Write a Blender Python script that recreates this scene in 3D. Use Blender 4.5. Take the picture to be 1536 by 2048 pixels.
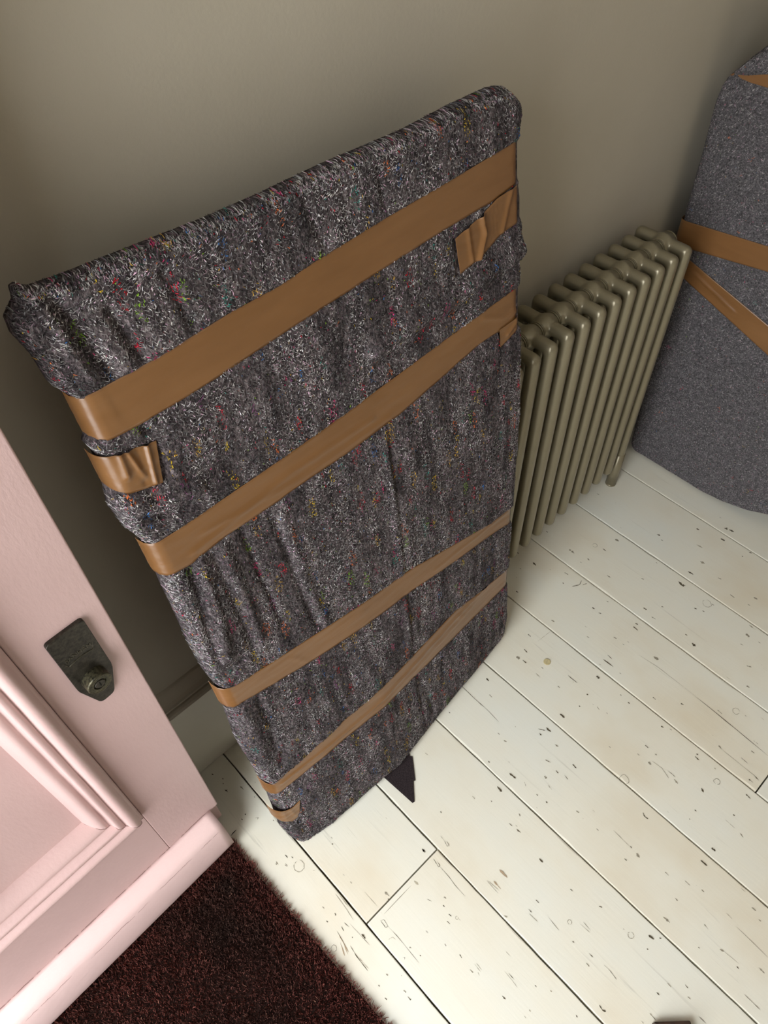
import bpy, bmesh, math, random
import numpy as np
from mathutils import Vector, Matrix
for o in list(bpy.data.objects): bpy.data.objects.remove(o)
SC = bpy.context.scene
COL = SC.collection
# ------------------------------------------------------------------ camera
cam_d = bpy.data.cameras.new('camera'); cam = bpy.data.objects.new('camera', cam_d); COL.objects.link(cam)
cam_d.sensor_fit = 'HORIZONTAL'; cam_d.sensor_width = 36.0; cam_d.lens = 36.0*1517.69/1536
cam_d.clip_start = 0.02
RC = Matrix(((0.72421536, 0.54512193, -0.42232001, -1.32194346),
             (-0.68932464, 0.55583581, -0.46462682, -0.67814872),
             (-0.01853768, 0.62760548, 0.77831081, 1.52319266),
             (0, 0, 0, 1)))
cam.matrix_world = RC
SC.camera = cam
# ------------------------------------------------------------------ daylight, exposure
world = bpy.data.worlds.new('daylight'); SC.world = world; world.use_nodes = True
bg = world.node_tree.nodes['Background']; bg.inputs[0].default_value = (0.90, 0.96, 1.0, 1); bg.inputs[1].default_value = 3.0
def area(name, loc, rot, sx, sy, power, col):
    l = bpy.data.lights.new(name, 'AREA'); l.shape = 'RECTANGLE'; l.size = sx; l.size_y = sy
    l.energy = power; l.color = col
    o = bpy.data.objects.new(name, l); COL.objects.link(o); o.location = loc; o.rotation_euler = rot
    return o
# daylight coming through the open front doorway, level and down from the sky outside
area('doorway_daylight', (-2.42, -0.75, 1.35), (0, -math.pi/2, 0), 2.2, 1.25, 36.0, (1.0, 0.985, 0.95))
area('sky_over_doorway', (-3.7, -0.75, 3.9), (0, math.radians(-44), 0), 2.6, 2.4, 172.0, (0.90, 0.96, 1.0))
# added soft fill under the ceiling, stands for no actual lamp
area('added_fill_light', (-0.75, -1.45, 2.70), (math.radians(18), 0, 0), 0.9, 0.9, 3.0, (1.0, 0.96, 0.90))
SC.view_settings.view_transform = 'Standard'; SC.view_settings.look = 'None'
SC.view_settings.gamma = 1.0; SC.view_settings.use_curve_mapping = False
SC.view_settings.exposure = 0.0
# ------------------------------------------------------------------ helpers
def lin(r, g, b):
    f = lambda v: (v/255/12.92) if v <= 10 else ((v/255+0.055)/1.055)**2.4
    return (f(r), f(g), f(b), 1.0)
def tag(o, label=None, cat=None, group=None, kind=None):
    if label: o['label'] = label
    if cat: o['category'] = cat
    if group: o['group'] = group
    if kind: o['kind'] = kind
    return o
def link(name, me, mat=None, parent=None, loc=None, rot=None):
    o = bpy.data.objects.new(name, me); COL.objects.link(o)
    if mat is not None and me is not None and len(me.materials) == 0: me.materials.append(mat)
    if parent: o.parent = parent
    if loc: o.location = loc
    if rot: o.rotation_euler = rot
    return o
def empty(name, loc=(0, 0, 0), rot=(0, 0, 0)):
    o = bpy.data.objects.new(name, None); COL.objects.link(o); o.location = loc; o.rotation_euler = rot
    o.empty_display_size = 0.05
    return o
def smooth(me):
    me.polygons.foreach_set('use_smooth', np.ones(len(me.polygons), dtype=bool)); me.update(); return me
def np_mesh(name, V, F, cols=None, sm=True):
    """V (n,3) floats, F (m,k) ints with the same k for every face."""
    V = np.asarray(V, dtype=np.float32); F = np.asarray(F, dtype=np.int32)
    me = bpy.data.meshes.new(name); k = F.shape[1]
    me.vertices.add(len(V)); me.vertices.foreach_set('co', V.ravel())
    me.loops.add(F.size); me.loops.foreach_set('vertex_index', F.ravel())
    me.polygons.add(len(F)); me.polygons.foreach_set('loop_start', np.arange(0, F.size, k, dtype=np.int32))
    try: me.polygons.foreach_set('loop_total', np.full(len(F), k, dtype=np.int32))
    except Exception: pass
    me.update(calc_edges=True); me.validate()
    if cols is not None:
        a = me.color_attributes.new('col', 'FLOAT_COLOR', 'POINT')
        c = np.ones((len(V), 4), dtype=np.float32); c[:, :3] = cols; a.data.foreach_set('color', c.ravel())
    if sm: smooth(me)
    return me
def bm_mesh(name, bm, sm=False):
    bmesh.ops.recalc_face_normals(bm, faces=bm.faces)
    me = bpy.data.meshes.new(name); bm.to_mesh(me); bm.free()
    if sm: smooth(me)
    return me
def box(name, x0, x1, y0, y1, z0, z1, mat, parent=None, bev=0.0, seg=2):
    bm = bmesh.new(); bmesh.ops.create_cube(bm, size=1)
    bmesh.ops.scale(bm, vec=(x1-x0, y1-y0, z1-z0), verts=bm.verts)
    bmesh.ops.translate(bm, vec=((x0+x1)/2, (y0+y1)/2, (z0+z1)/2), verts=bm.verts)
    if bev > 0: bmesh.ops.bevel(bm, geom=bm.edges[:], offset=bev, segments=seg, affect='EDGES', profile=0.5)
    return link(name, bm_mesh(name, bm), mat, parent)
def extrude_profile(name, prof, x0, x1, mat, parent=None, sm=False, nx=1, jitter=0):
    """closed profile [(y,z)...] swept along x"""
    n = len(prof); xs = np.linspace(x0, x1, nx+1); V = []
    rs = np.random.RandomState(3)
    for x in xs:
        for (y, z) in prof: V.append((x, y+rs.normal()*jitter, z+rs.normal()*jitter))
    F = [(i*n+j, i*n+(j+1) % n, (i+1)*n+(j+1) % n, (i+1)*n+j) for i in range(nx) for j in range(n)]
    me = bpy.data.meshes.new(name); me.from_pydata(V, [], F+[tuple(range(n))[::-1], tuple(nx*n+j for j in range(n))])
    bm = bmesh.new(); bm.from_mesh(me); bpy.data.meshes.remove(me)
    return link(name, bm_mesh(name, bm, sm), mat, parent)
def prism(name, pts, y0, y1, mat, parent=None, bev=0.0, seg=3):
    """outline [(x,z)] extruded in y from y0 (front) to y1 (back), front rim bevelled"""
    bm = bmesh.new(); vs = [bm.verts.new((x, y1, z)) for x, z in pts]
    f = bm.faces.new(vs); r = bmesh.ops.extrude_face_region(bm, geom=[f])
    nv = [v for v in r['geom'] if isinstance(v, bmesh.types.BMVert)]
    for v in nv: v.co.y = y0
    if bev > 0:
        es = [e for e in bm.edges if all(abs(v.co.y-y0) < 1e-7 for v in e.verts)]
        bmesh.ops.bevel(bm, geom=es, offset=bev, segments=seg, affect='EDGES', profile=0.5)
    return link(name, bm_mesh(name, bm), mat, parent)
def cyl_y(name, cx, cz, prof, mat, parent=None, n=48):
    """lathe about the y axis: prof [(r, y)]"""
    V = []; m = len(prof)
    for i in range(n):
        a = 2*math.pi*i/n
        for r, y in prof: V.append((cx+r*math.cos(a), y, cz+r*math.sin(a)))
    F = [(i*m+j, i*m+j+1, ((i+1) % n)*m+j+1, ((i+1) % n)*m+j) for i in range(n) for j in range(m-1)]
    me = bpy.data.meshes.new(name); me.from_pydata(V, [], F)
    bm = bmesh.new(); bm.from_mesh(me); bpy.data.meshes.remove(me)
    bmesh.ops.remove_doubles(bm, verts=bm.verts, dist=1e-6)
    return link(name, bm_mesh(name, bm, False), mat, parent)
def hash2(ix, iy, s):
    h = (ix.astype(np.int64)*374761393 + iy.astype(np.int64)*668265263 + s*2147483) & 0xffffffff
    h = ((h ^ (h >> 13))*1274126177) & 0xffffffff
    h = (h ^ (h >> 16)) & 0xffffffff
    return h/4294967295.0
def vn(x, y, s=0):
    x = np.asarray(x, float); y = np.asarray(y, float)
    ix = np.floor(x); iy = np.floor(y); fx = x-ix; fy = y-iy
    fx = fx*fx*(3-2*fx); fy = fy*fy*(3-2*fy)
    a = hash2(ix, iy, s); b = hash2(ix+1, iy, s); c = hash2(ix, iy+1, s); d = hash2(ix+1, iy+1, s)
    return (a*(1-fx)+b*fx)*(1-fy)+(c*(1-fx)+d*fx)*fy*1.0 - 0.5
def fbm(x, y, s=0, o=4):
    t = 0; a = 1.0
    for i in range(o): t = t+a*vn(x*2**i, y*2**i, s+i*7); a *= 0.5
    return t
def seg_bump(X, Y, pts, w, endfade=True):
    """gaussian of the distance to a polyline"""
    D = np.full(X.shape, 1e9)
    for (x0, y0), (x1, y1) in zip(pts[:-1], pts[1:]):
        dx, dy = x1-x0, y1-y0; L = dx*dx+dy*dy+1e-12
        t = np.clip(((X-x0)*dx+(Y-y0)*dy)/L, 0, 1)
        D = np.minimum(D, (X-x0-t*dx)**2+(Y-y0-t*dy)**2)
    return np.exp(-D/(w*w))
def resample(pts, t):
    P = np.asarray(pts, float); d = np.r_[0, np.cumsum(np.linalg.norm(np.diff(P, axis=0), axis=1))]; d /= d[-1]
    return np.stack([np.interp(t, d, P[:, 0]), np.interp(t, d, P[:, 1])], -1)

# ------------------------------------------------------------------ fibres, used for felt and mat
def ribbons(P, wdir, width, cols):
    """P (n,k,3) centre lines, wdir (n,3) half-width directions -> flat tapered ribbons"""
    n, k, _ = P.shape; tw = np.sqrt(np.clip(1-np.linspace(-1, 1, k)**4, 0.12, 1))
    off = wdir[:, None, :]*(width[:, None]*0.5*tw[None, :])[:, :, None]
    V = np.concatenate([P+off, P-off], 1).reshape(-1, 3)
    b = (np.arange(n)*2*k)[:, None]; j = np.arange(k-1)[None, :]
    F = np.stack([b+j, b+j+1, b+k+j+1, b+k+j], -1).reshape(-1, 4)
    return V, F, np.repeat(cols, 2*k, axis=0)
def strands(P, width, cols):
    """P (n,k,3) -> three sided tubes"""
    n, k, _ = P.shape; T = np.gradient(P, axis=1); T /= np.linalg.norm(T, axis=2, keepdims=True)+1e-9
    A = np.cross(T, np.array([0.13, 1.0, 0.07])); A /= np.linalg.norm(A, axis=2, keepdims=True)+1e-9; B = np.cross(T, A)
    tw = np.sqrt(np.clip(1-np.linspace(-1, 1, k)**4, 0.10, 1)); R = (width[:, None]*0.5*tw[None, :])[:, :, None]
    rings = [P+R*(A*math.cos(a)+B*math.sin(a)) for a in (0.5, 0.5+2.094, 0.5+4.189)]
    V = np.stack(rings, 2).reshape(-1, 3)
    b = (np.arange(n)*3*k)[:, None, None]; j = (np.arange(k-1)*3)[None, :, None]; s = np.arange(3)[None, None, :]; s2 = (s+1) % 3
    F = np.stack([b+j+s, b+j+s2, b+j+3+s2, b+j+3+s], -1).reshape(-1, 4)
    return V, F, np.repeat(cols, 3*k, axis=0)
# ------------------------------------------------------------------ materials
def new_mat(name):
    m = bpy.data.materials.new(name); m.use_nodes = True; nt = m.node_tree
    return m, nt, nt.nodes['Principled BSDF']
def nd(nt, t, **kw):
    n = nt.nodes.new(t)
    for k, v in kw.items():
        if k in ('operation', 'blend_type', 'attribute_name', 'noise_dimensions', 'feature', 'data_type', 'distance'): setattr(n, k, v)
        else: n.inputs[k].default_value = v
    return n
def noise(nt, scale, detail=4, rough=0.55, vec=None, dist=0.0):
    n = nt.nodes.new('ShaderNodeTexNoise'); n.inputs['Scale'].default_value = scale; n.inputs['Detail'].default_value = detail
    n.inputs['Roughness'].default_value = rough; n.inputs['Distortion'].default_value = dist
    if vec is not None: nt.links.new(vec, n.inputs['Vector'])
    return n
def ramp(nt, fac, stops):
    r = nt.nodes.new('ShaderNodeValToRGB'); nt.links.new(fac, r.inputs[0]); e = r.color_ramp.elements
    while len(e) < len(stops): e.new(0.5)
    for i, (p, c) in enumerate(stops): e[i].position = p; e[i].color = c
    return r
def objco(nt, scale=(1, 1, 1)):
    t = nt.nodes.new('ShaderNodeTexCoord'); mp = nt.nodes.new('ShaderNodeMapping'); mp.inputs['Scale'].default_value = scale
    nt.links.new(t.outputs['Object'], mp.inputs['Vector']); return mp.outputs[0]
def bump(nt, bsdf, fac, strength, dist, prev=None):
    b = nt.nodes.new('ShaderNodeBump'); b.inputs['Strength'].default_value = strength; b.inputs['Distance'].default_value = dist
    nt.links.new(fac, b.inputs['Height'])
    if prev is not None: nt.links.new(prev, b.inputs['Normal'])
    nt.links.new(b.outputs[0], bsdf.inputs['Normal']); return b.outputs[0]
def mix(nt, fac, a, b, mode='MIX'):
    m = nt.nodes.new('ShaderNodeMix'); m.data_type = 'RGBA'; m.blend_type = mode
    for s, v in ((m.inputs[0], fac), (m.inputs[6], a), (m.inputs[7], b)):
        if hasattr(v, 'links') or hasattr(v, 'is_linked'): nt.links.new(v, s)
        else: s.default_value = v
    return m.outputs[2]

def painted(name, c0, c1, rough, bumpy=0.15, grain=(1, 1, 1), nscale=3.0, fine=220, spec=0.5):
    m, nt, b = new_mat(name)
    co = objco(nt); n = noise(nt, nscale, 5, 0.6, co)
    r = ramp(nt, n.outputs['Fac'], [(0.35, c0), (0.65, c1)])
    nt.links.new(r.outputs[0], b.inputs['Base Color'])
    b.inputs['Roughness'].default_value = rough; b.inputs['Specular IOR Level'].default_value = spec
    n2 = noise(nt, fine, 3, 0.6, objco(nt, grain))
    p = bump(nt, b, n2.outputs['Fac'], bumpy, 0.001)
    n3 = noise(nt, 9, 3, 0.5, co); bump(nt, b, n3.outputs['Fac'], 0.25, 0.004, p)
    return m
M = {}
M['wall'] = painted('wall_paint', lin(183, 175, 158), lin(189, 181, 165), 0.62, 0.22, fine=160)
M['wall_far'] = painted('hall_paint', lin(186, 180, 168), lin(190, 184, 172), 0.7, 0.1)
M['skirt'] = painted('skirting_paint', lin(226, 222, 207), lin(232, 228, 213), 0.38, 0.12)
M['ceiling'] = painted('ceiling_paint', lin(225, 222, 214), lin(230, 228, 220), 0.8, 0.1)
M['pink'] = painted('pink_gloss_paint', lin(200, 169, 166), lin(208, 177, 174), 0.42, 0.35, grain=(1, 1, 0.35), fine=170)
M['pink_new'] = painted('pale_pink_gloss', lin(222, 192, 189), lin(228, 199, 196), 0.45, 0.35, grain=(0.35, 1, 1), fine=170)
M['pink_rail'] = painted('pink_gloss_rail', lin(200, 169, 166), lin(208, 177, 174), 0.42, 0.35, grain=(0.35, 1, 1), fine=170)

def floor_mat():
    m, nt, b = new_mat('white_floor_paint')
    oi = nt.nodes.new('ShaderNodeObjectInfo')
    tc = nt.nodes.new('ShaderNodeTexCoord')
    sep = nt.nodes.new('ShaderNodeVectorMath'); sep.operation = 'ADD'
    mul = nt.nodes.new('ShaderNodeVectorMath'); mul.operation = 'SCALE'; mul.inputs[0].default_value = (3.7, 9.1, 0); 
    nt.links.new(oi.outputs['Random'], mul.inputs['Scale'])
    nt.links.new(tc.outputs['Object'], sep.inputs[0]); nt.links.new(mul.outputs[0], sep.inputs[1])
    def mp(s):
        q = nt.nodes.new('ShaderNodeMapping'); q.inputs['Scale'].default_value = s; nt.links.new(sep.outputs[0], q.inputs[0]); return q.outputs[0]
    big = noise(nt, 4.0, 4, 0.55, mp((1, 0.6, 1)))
    base = ramp(nt, big.outputs['Fac'], [(0.32, lin(230, 230, 220)), (0.5, lin(232, 228, 213)), (0.7, lin(224, 214, 192))])
    # worn grain: fine grey streaks along the board
    g = noise(nt, 90, 6, 0.7, mp((1.0, 0.045, 1)), 0.3)
    gm = ramp(nt, g.outputs['Fac'], [(0.60, (0, 0, 0, 1)), (0.72, (1, 1, 1, 1))])
    pm = noise(nt, 7, 3, 0.6, mp((1, 0.5, 1)))
    pr = ramp(nt, pm.outputs['Fac'], [(0.50, (0, 0, 0, 1)), (0.66, (0.55, 0.55, 0.55, 1))])
    mm = nt.nodes.new('ShaderNodeMath'); mm.operation = 'MULTIPLY'
    nt.links.new(gm.outputs[0], mm.inputs[0]); nt.links.new(pr.outputs[0], mm.inputs[1])
    c1 = mix(nt, mm.outputs[0], base.outputs[0], lin(176, 172, 160))
    # tiny specks where the paint has worn through
    v = nt.nodes.new('ShaderNodeTexVoronoi'); v.inputs['Scale'].default_value = 60; nt.links.new(mp((1, 0.38, 1)), v.inputs['Vector'])
    vr = ramp(nt, v.outputs['Distance'], [(0.045, (1, 1, 1, 1)), (0.085, (0, 0, 0, 1))])
    sp = noise(nt, 16, 2, 0.5, mp((1, 1, 1)))
    sr = ramp(nt, sp.outputs['Fac'], [(0.56, (0, 0, 0, 1)), (0.62, (0.8, 0.8, 0.8, 1))])
    m2 = nt.nodes.new('ShaderNodeMath'); m2.operation = 'MULTIPLY'
    nt.links.new(vr.outputs[0], m2.inputs[0]); nt.links.new(sr.outputs[0], m2.inputs[1])
    c2 = mix(nt, m2.outputs[0], c1, lin(120, 112, 96))
    nt.links.new(c2, b.inputs['Base Color'])
    b.inputs['Roughness'].default_value = 0.42; b.inputs['Specular IOR Level'].default_value = 0.45
    p = bump(nt, b, g.outputs['Fac'], 0.22, 0.0012)
    fine = noise(nt, 400, 2, 0.5, mp((1, 0.3, 1))); bump(nt, b, fine.outputs['Fac'], 0.08, 0.0006, p)
    return m
M['floor'] = floor_mat()
def plain(name, c, rough=0.6, spec=0.5, metal=0.0, nscale=60, amt=0.12, bmp=0.0):
    m, nt, b = new_mat(name); co = objco(nt); n = noise(nt, nscale, 4, 0.6, co)
    d = tuple(max(0, v*(1-amt*2)) for v in c[:3])+(1,); l = tuple(min(1, v*(1+amt*2)) for v in c[:3])+(1,)
    r = ramp(nt, n.outputs['Fac'], [(0.3, d), (0.7, l)]); nt.links.new(r.outputs[0], b.inputs['Base Color'])
    b.inputs['Roughness'].default_value = rough; b.inputs['Specular IOR Level'].default_value = spec; b.inputs['Metallic'].default_value = metal
    if bmp: bump(nt, b, n.outputs['Fac'], bmp, 0.001)
    return m
M['gap'] = plain('dusty_gap', lin(92, 80, 60), 0.9, 0.1)
M['mark0'] = plain('bare_wood_dark', lin(92, 84, 68), 0.9, 0.1)
M['mark1'] = plain('worn_paint_grey', lin(150, 143, 126), 0.8, 0.2)
M['mark2'] = plain('worn_paint_faint', lin(180, 172, 152), 0.7, 0.2)
M['mark3'] = plain('bare_wood_tan', lin(172, 152, 126), 0.8, 0.2)
M['radiator'] = plain('bronze_radiator_enamel', lin(134, 125, 102), 0.30, 0.6, 0.35, 900, 0.04)
M['lock_raised'] = plain('bronze_with_shine', lin(74, 70, 58), 0.35, 0.5, 0.6, 260, 0.2, 0.1)  # plate bronze made lighter: shine on the raised lettering put into the colour
M['lock'] = plain('tarnished_bronze', lin(54, 50, 43), 0.42, 0.5, 0.55, 260, 0.3, 0.15)
M['lock_rim'] = plain('worn_bronze', lin(70, 66, 50), 0.4, 0.5, 0.55, 300, 0.45, 0.1)
M['dark'] = plain('black_slot', lin(14, 12, 10), 0.7, 0.2)
M['scrap'] = plain('black_felt', lin(44, 36, 38), 0.85, 0.2, 0, 500, 0.4, 0.4)
M['block'] = plain('dark_wood_block', lin(58, 40, 30), 0.5, 0.4, 0, 40, 0.3)
M['tan'] = plain('tan_disc', lin(196, 182, 140), 0.5, 0.5, 0, 200, 0.1)
M['twig'] = plain('dark_splinter', lin(40, 34, 28), 0.8, 0.2)
M['matbase'] = plain('mat_backing', lin(34, 22, 19), 0.95, 0.05, 0, 300, 0.3)
def attr_mat(name, rough=0.9, spec=0.15, sheen=0.0):
    m, nt, b = new_mat(name); a = nt.nodes.new('ShaderNodeAttribute'); a.attribute_name = 'col'
    nt.links.new(a.outputs['Color'], b.inputs['Base Color']); b.inputs['Roughness'].default_value = rough
    b.inputs['Specular IOR Level'].default_value = spec
    if sheen: b.inputs['Sheen Weight'].default_value = sheen
    return m
M['fibre'] = attr_mat('dyed_fibres')
M['coir'] = attr_mat('coir_bristles', 0.8, 0.2)
def felt_mat(name, stretch, dark, mid, lite, sc=1.0):
    m, nt, b = new_mat(name)
    co = objco(nt, stretch); n1 = noise(nt, 260*sc, 5, 0.75, co, 0.6); n2 = noise(nt, 60*sc, 4, 0.6, objco(nt, (1, 1, 0.22 if stretch[2] < 1 else 0.8)))
    r = ramp(nt, n1.outputs['Fac'], [(0.36, dark), (0.52, mid), (0.70, lite)])
    r2 = ramp(nt, n2.outputs['Fac'], [(0.34, (0.6, 0.57, 0.6, 1)) if stretch[2] < 1 else (0.34, (0.8, 0.8, 0.8, 1)), (0.66, (1.5, 1.42, 1.46, 1)) if stretch[2] < 1 else (0.66, (1.15, 1.15, 1.15, 1))])
    c = mix(nt, 1.0, r.outputs[0], r2.outputs[0], 'MULTIPLY')
    nt.links.new(c, b.inputs['Base Color']); b.inputs['Roughness'].default_value = 0.95; b.inputs['Specular IOR Level'].default_value = 0.1
    p = bump(nt, b, n1.outputs['Fac'], 0.9, 0.0025)
    return m
M['felt'] = felt_mat('recycled_felt', (1, 1, 0.5), lin(34, 31, 32), lin(80, 74, 75), lin(140, 132, 132))
M['felt2'] = felt_mat('pressed_felt', (1, 1, 1), lin(56, 54, 56), lin(94, 91, 94), lin(138, 134, 137), 1.2)
def tape_mat():
    m, nt, b = new_mat('brown_packing_tape')
    co = objco(nt, (1, 1, 4)); n = noise(nt, 5, 4, 0.6, co)
    r = ramp(nt, n.outputs['Fac'], [(0.3, lin(116, 80, 46)), (0.7, lin(130, 92, 56))])
    nt.links.new(r.outputs[0], b.inputs['Base Color']); b.inputs['Roughness'].default_value = 0.3; b.inputs['Specular IOR Level'].default_value = 0.55
    n2 = noise(nt, 60, 3, 0.5, objco(nt, (0.25, 1, 1.6)), 0.8); p = bump(nt, b, n2.outputs['Fac'], 0.22, 0.0016)
    n3 = noise(nt, 14, 3, 0.5, objco(nt, (0.5, 1, 1))); bump(nt, b, n3.outputs['Fac'], 0.25, 0.004, p)
    return m
M['tape'] = tape_mat()

# ------------------------------------------------------------------ the room
XL, XR, YB, YF, ZC = -2.15, 0.42, 0.02, -2.6, 2.75
tag(box('wall_back', XL-0.12, XR+0.1, YB, YB+0.12, -0.03, ZC, M['wall']), kind='structure')
tag(box('wall_right', XR, XR+0.1, YF-0.1, YB, -0.03, ZC, M['wall']), kind='structure')
tag(box('wall_front', XL-0.12, XR+0.1, YF-0.1, YF, -0.03, ZC, M['wall_far']), kind='structure')
tag(box('ceiling', XL-0.12, XR+0.1, YF-0.1, YB+0.12, ZC, ZC+0.1, M['ceiling']), kind='structure')
DY0, DY1, DZ = -0.165, -1.10, 2.12       # front doorway in the left wall
def wall_left():
    bm = bmesh.new()
    def b(y0, y1, z0, z1):
        r = bmesh.ops.create_cube(bm, size=1)['verts']
        bmesh.ops.scale(bm, vec=(0.12, y1-y0, z1-z0), verts=r); bmesh.ops.translate(bm, vec=(XL-0.06, (y0+y1)/2, (z0+z1)/2), verts=r)
    b(DY0, YB, -0.03, ZC); b(YF, DY1, -0.03, ZC); b(DY1, DY0, DZ, ZC)
    return link('wall_left', bm_mesh('wall_left', bm), M['wall'])
tag(wall_left(), kind='structure')

# skirting board with its moulded top
tag(extrude_profile('baseboard_back', [(0.0, 0.0), (0.0, 0.2535), (0.0012, 0.2550), (0.02, 0.2550), (0.02, 0.0)], XL, XR, M['skirt']), kind='structure')
prof = [(0.0075, 0.2551), (0.0075, 0.2590), (0.001, 0.2592), (-0.0040, 0.2610), (-0.0062, 0.2660), (-0.0040, 0.2712), (0.0005, 0.2735), (0.0045, 0.2738), (0.0045, 0.2780), (0.0015, 0.2785), (0.0015, 0.2830),
        (0.0050, 0.2840), (0.0085, 0.291), (0.0105, 0.300), (0.0138, 0.310), (0.0165, 0.317), (0.0200, 0.321), (0.02, 0.2551)]
tag(extrude_profile('trim_1', prof, XL, XR, M['wall']), kind='structure')

# floor: dark underfloor with a board for every plank
fl = box('floor', XL-0.12, XR+0.1, YF-0.1, YB+0.12, -0.05, -0.021, M['gap']); tag(fl, kind='structure')
JX = [-2.27, -1.91, -1.725, -1.54, -1.3565, -1.1729, -0.9888, -0.8040, -0.6313, -0.4615, -0.2913, -0.1211, 0.0621, 0.24, 0.41, 0.58]
BUTT = {(-1.1729): [-0.4345, -1.9], (-0.4615): [-0.7955], (-0.8040): [-1.5], (-0.1211): [-1.3], (-1.3565): [-1.2]}
def plank(x0, x1, y0, y1, seed, zt):
    """one painted board, long edges slightly ragged, arrises rounded"""
    rs = np.random.RandomState(seed); g = 0.0014; r = 0.0015
    ys = np.arange(y0, y1, 0.012); ys = np.r_[ys[:-1], y1]; n = len(ys)
    ja = 0.0007*fbm(ys*9, ys*0+seed, seed) + 0.0006*fbm(ys*45, ys*0, seed+5)
    jb = 0.0007*fbm(ys*9, ys*0+seed, seed+9) + 0.0006*fbm(ys*45, ys*0, seed+15)
    chip = np.clip(vn(ys*22, ys*0, seed+3)-0.28, 0, 1)*0.010
    chipb = np.clip(vn(ys*22, ys*0, seed+33)-0.28, 0, 1)*0.010
    xa = x0+g+ja; xb = x1-g+jb
    dz = 0.0003*fbm(ys*3, ys*0, seed+20)
    cols = [(xa, -0.02+0*ys), (xa, zt-r-0.001+dz), (xa+0.3*r, zt-0.35*r+dz-0.2*chip), (xa+r+chip, zt+dz), ((xa+xb)/2, zt+dz+0.0002),
            (xb-r-chipb, zt+dz), (xb-0.3*r, zt-0.35*r+dz-0.2*chipb), (xb, zt-r-0.001+dz), (xb, -0.02+0*ys)]
    V = np.stack([np.stack([c[0], ys, c[1]+0*ys], -1) for c in cols], 1)      # n,9,3
    V[0, :, 1] += g; V[-1, :, 1] -= g
    m = len(cols); V = V.reshape(-1, 3)
    F = np.array([(i*m+j, i*m+j+1, (i+1)*m+j+1, (i+1)*m+j) for i in range(n-1) for j in range(m-1)])
    me = bpy.data.meshes.new('floorboard')
    me.from_pydata(V.tolist(), [], F.tolist()+[list(range(m))[::-1], [(n-1)*m+j for j in range(m)]])
    bm = bmesh.new(); bm.from_mesh(me); bpy.data.meshes.remove(me)
    me = bm_mesh('floorboard', bm); return link('floorboard', me, M['floor'], fl)
sd = 0
rz = random.Random(4)
for a, b_ in zip(JX[:-1], JX[1:]):
    cuts = [YF] + sorted(BUTT.get(a, [])) + [YB-0.0]
    for y0, y1 in zip(cuts[:-1], cuts[1:]):
        sd += 1; plank(a, b_, y0, y1, sd, rz.uniform(-0.0006, 0.0))

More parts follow.
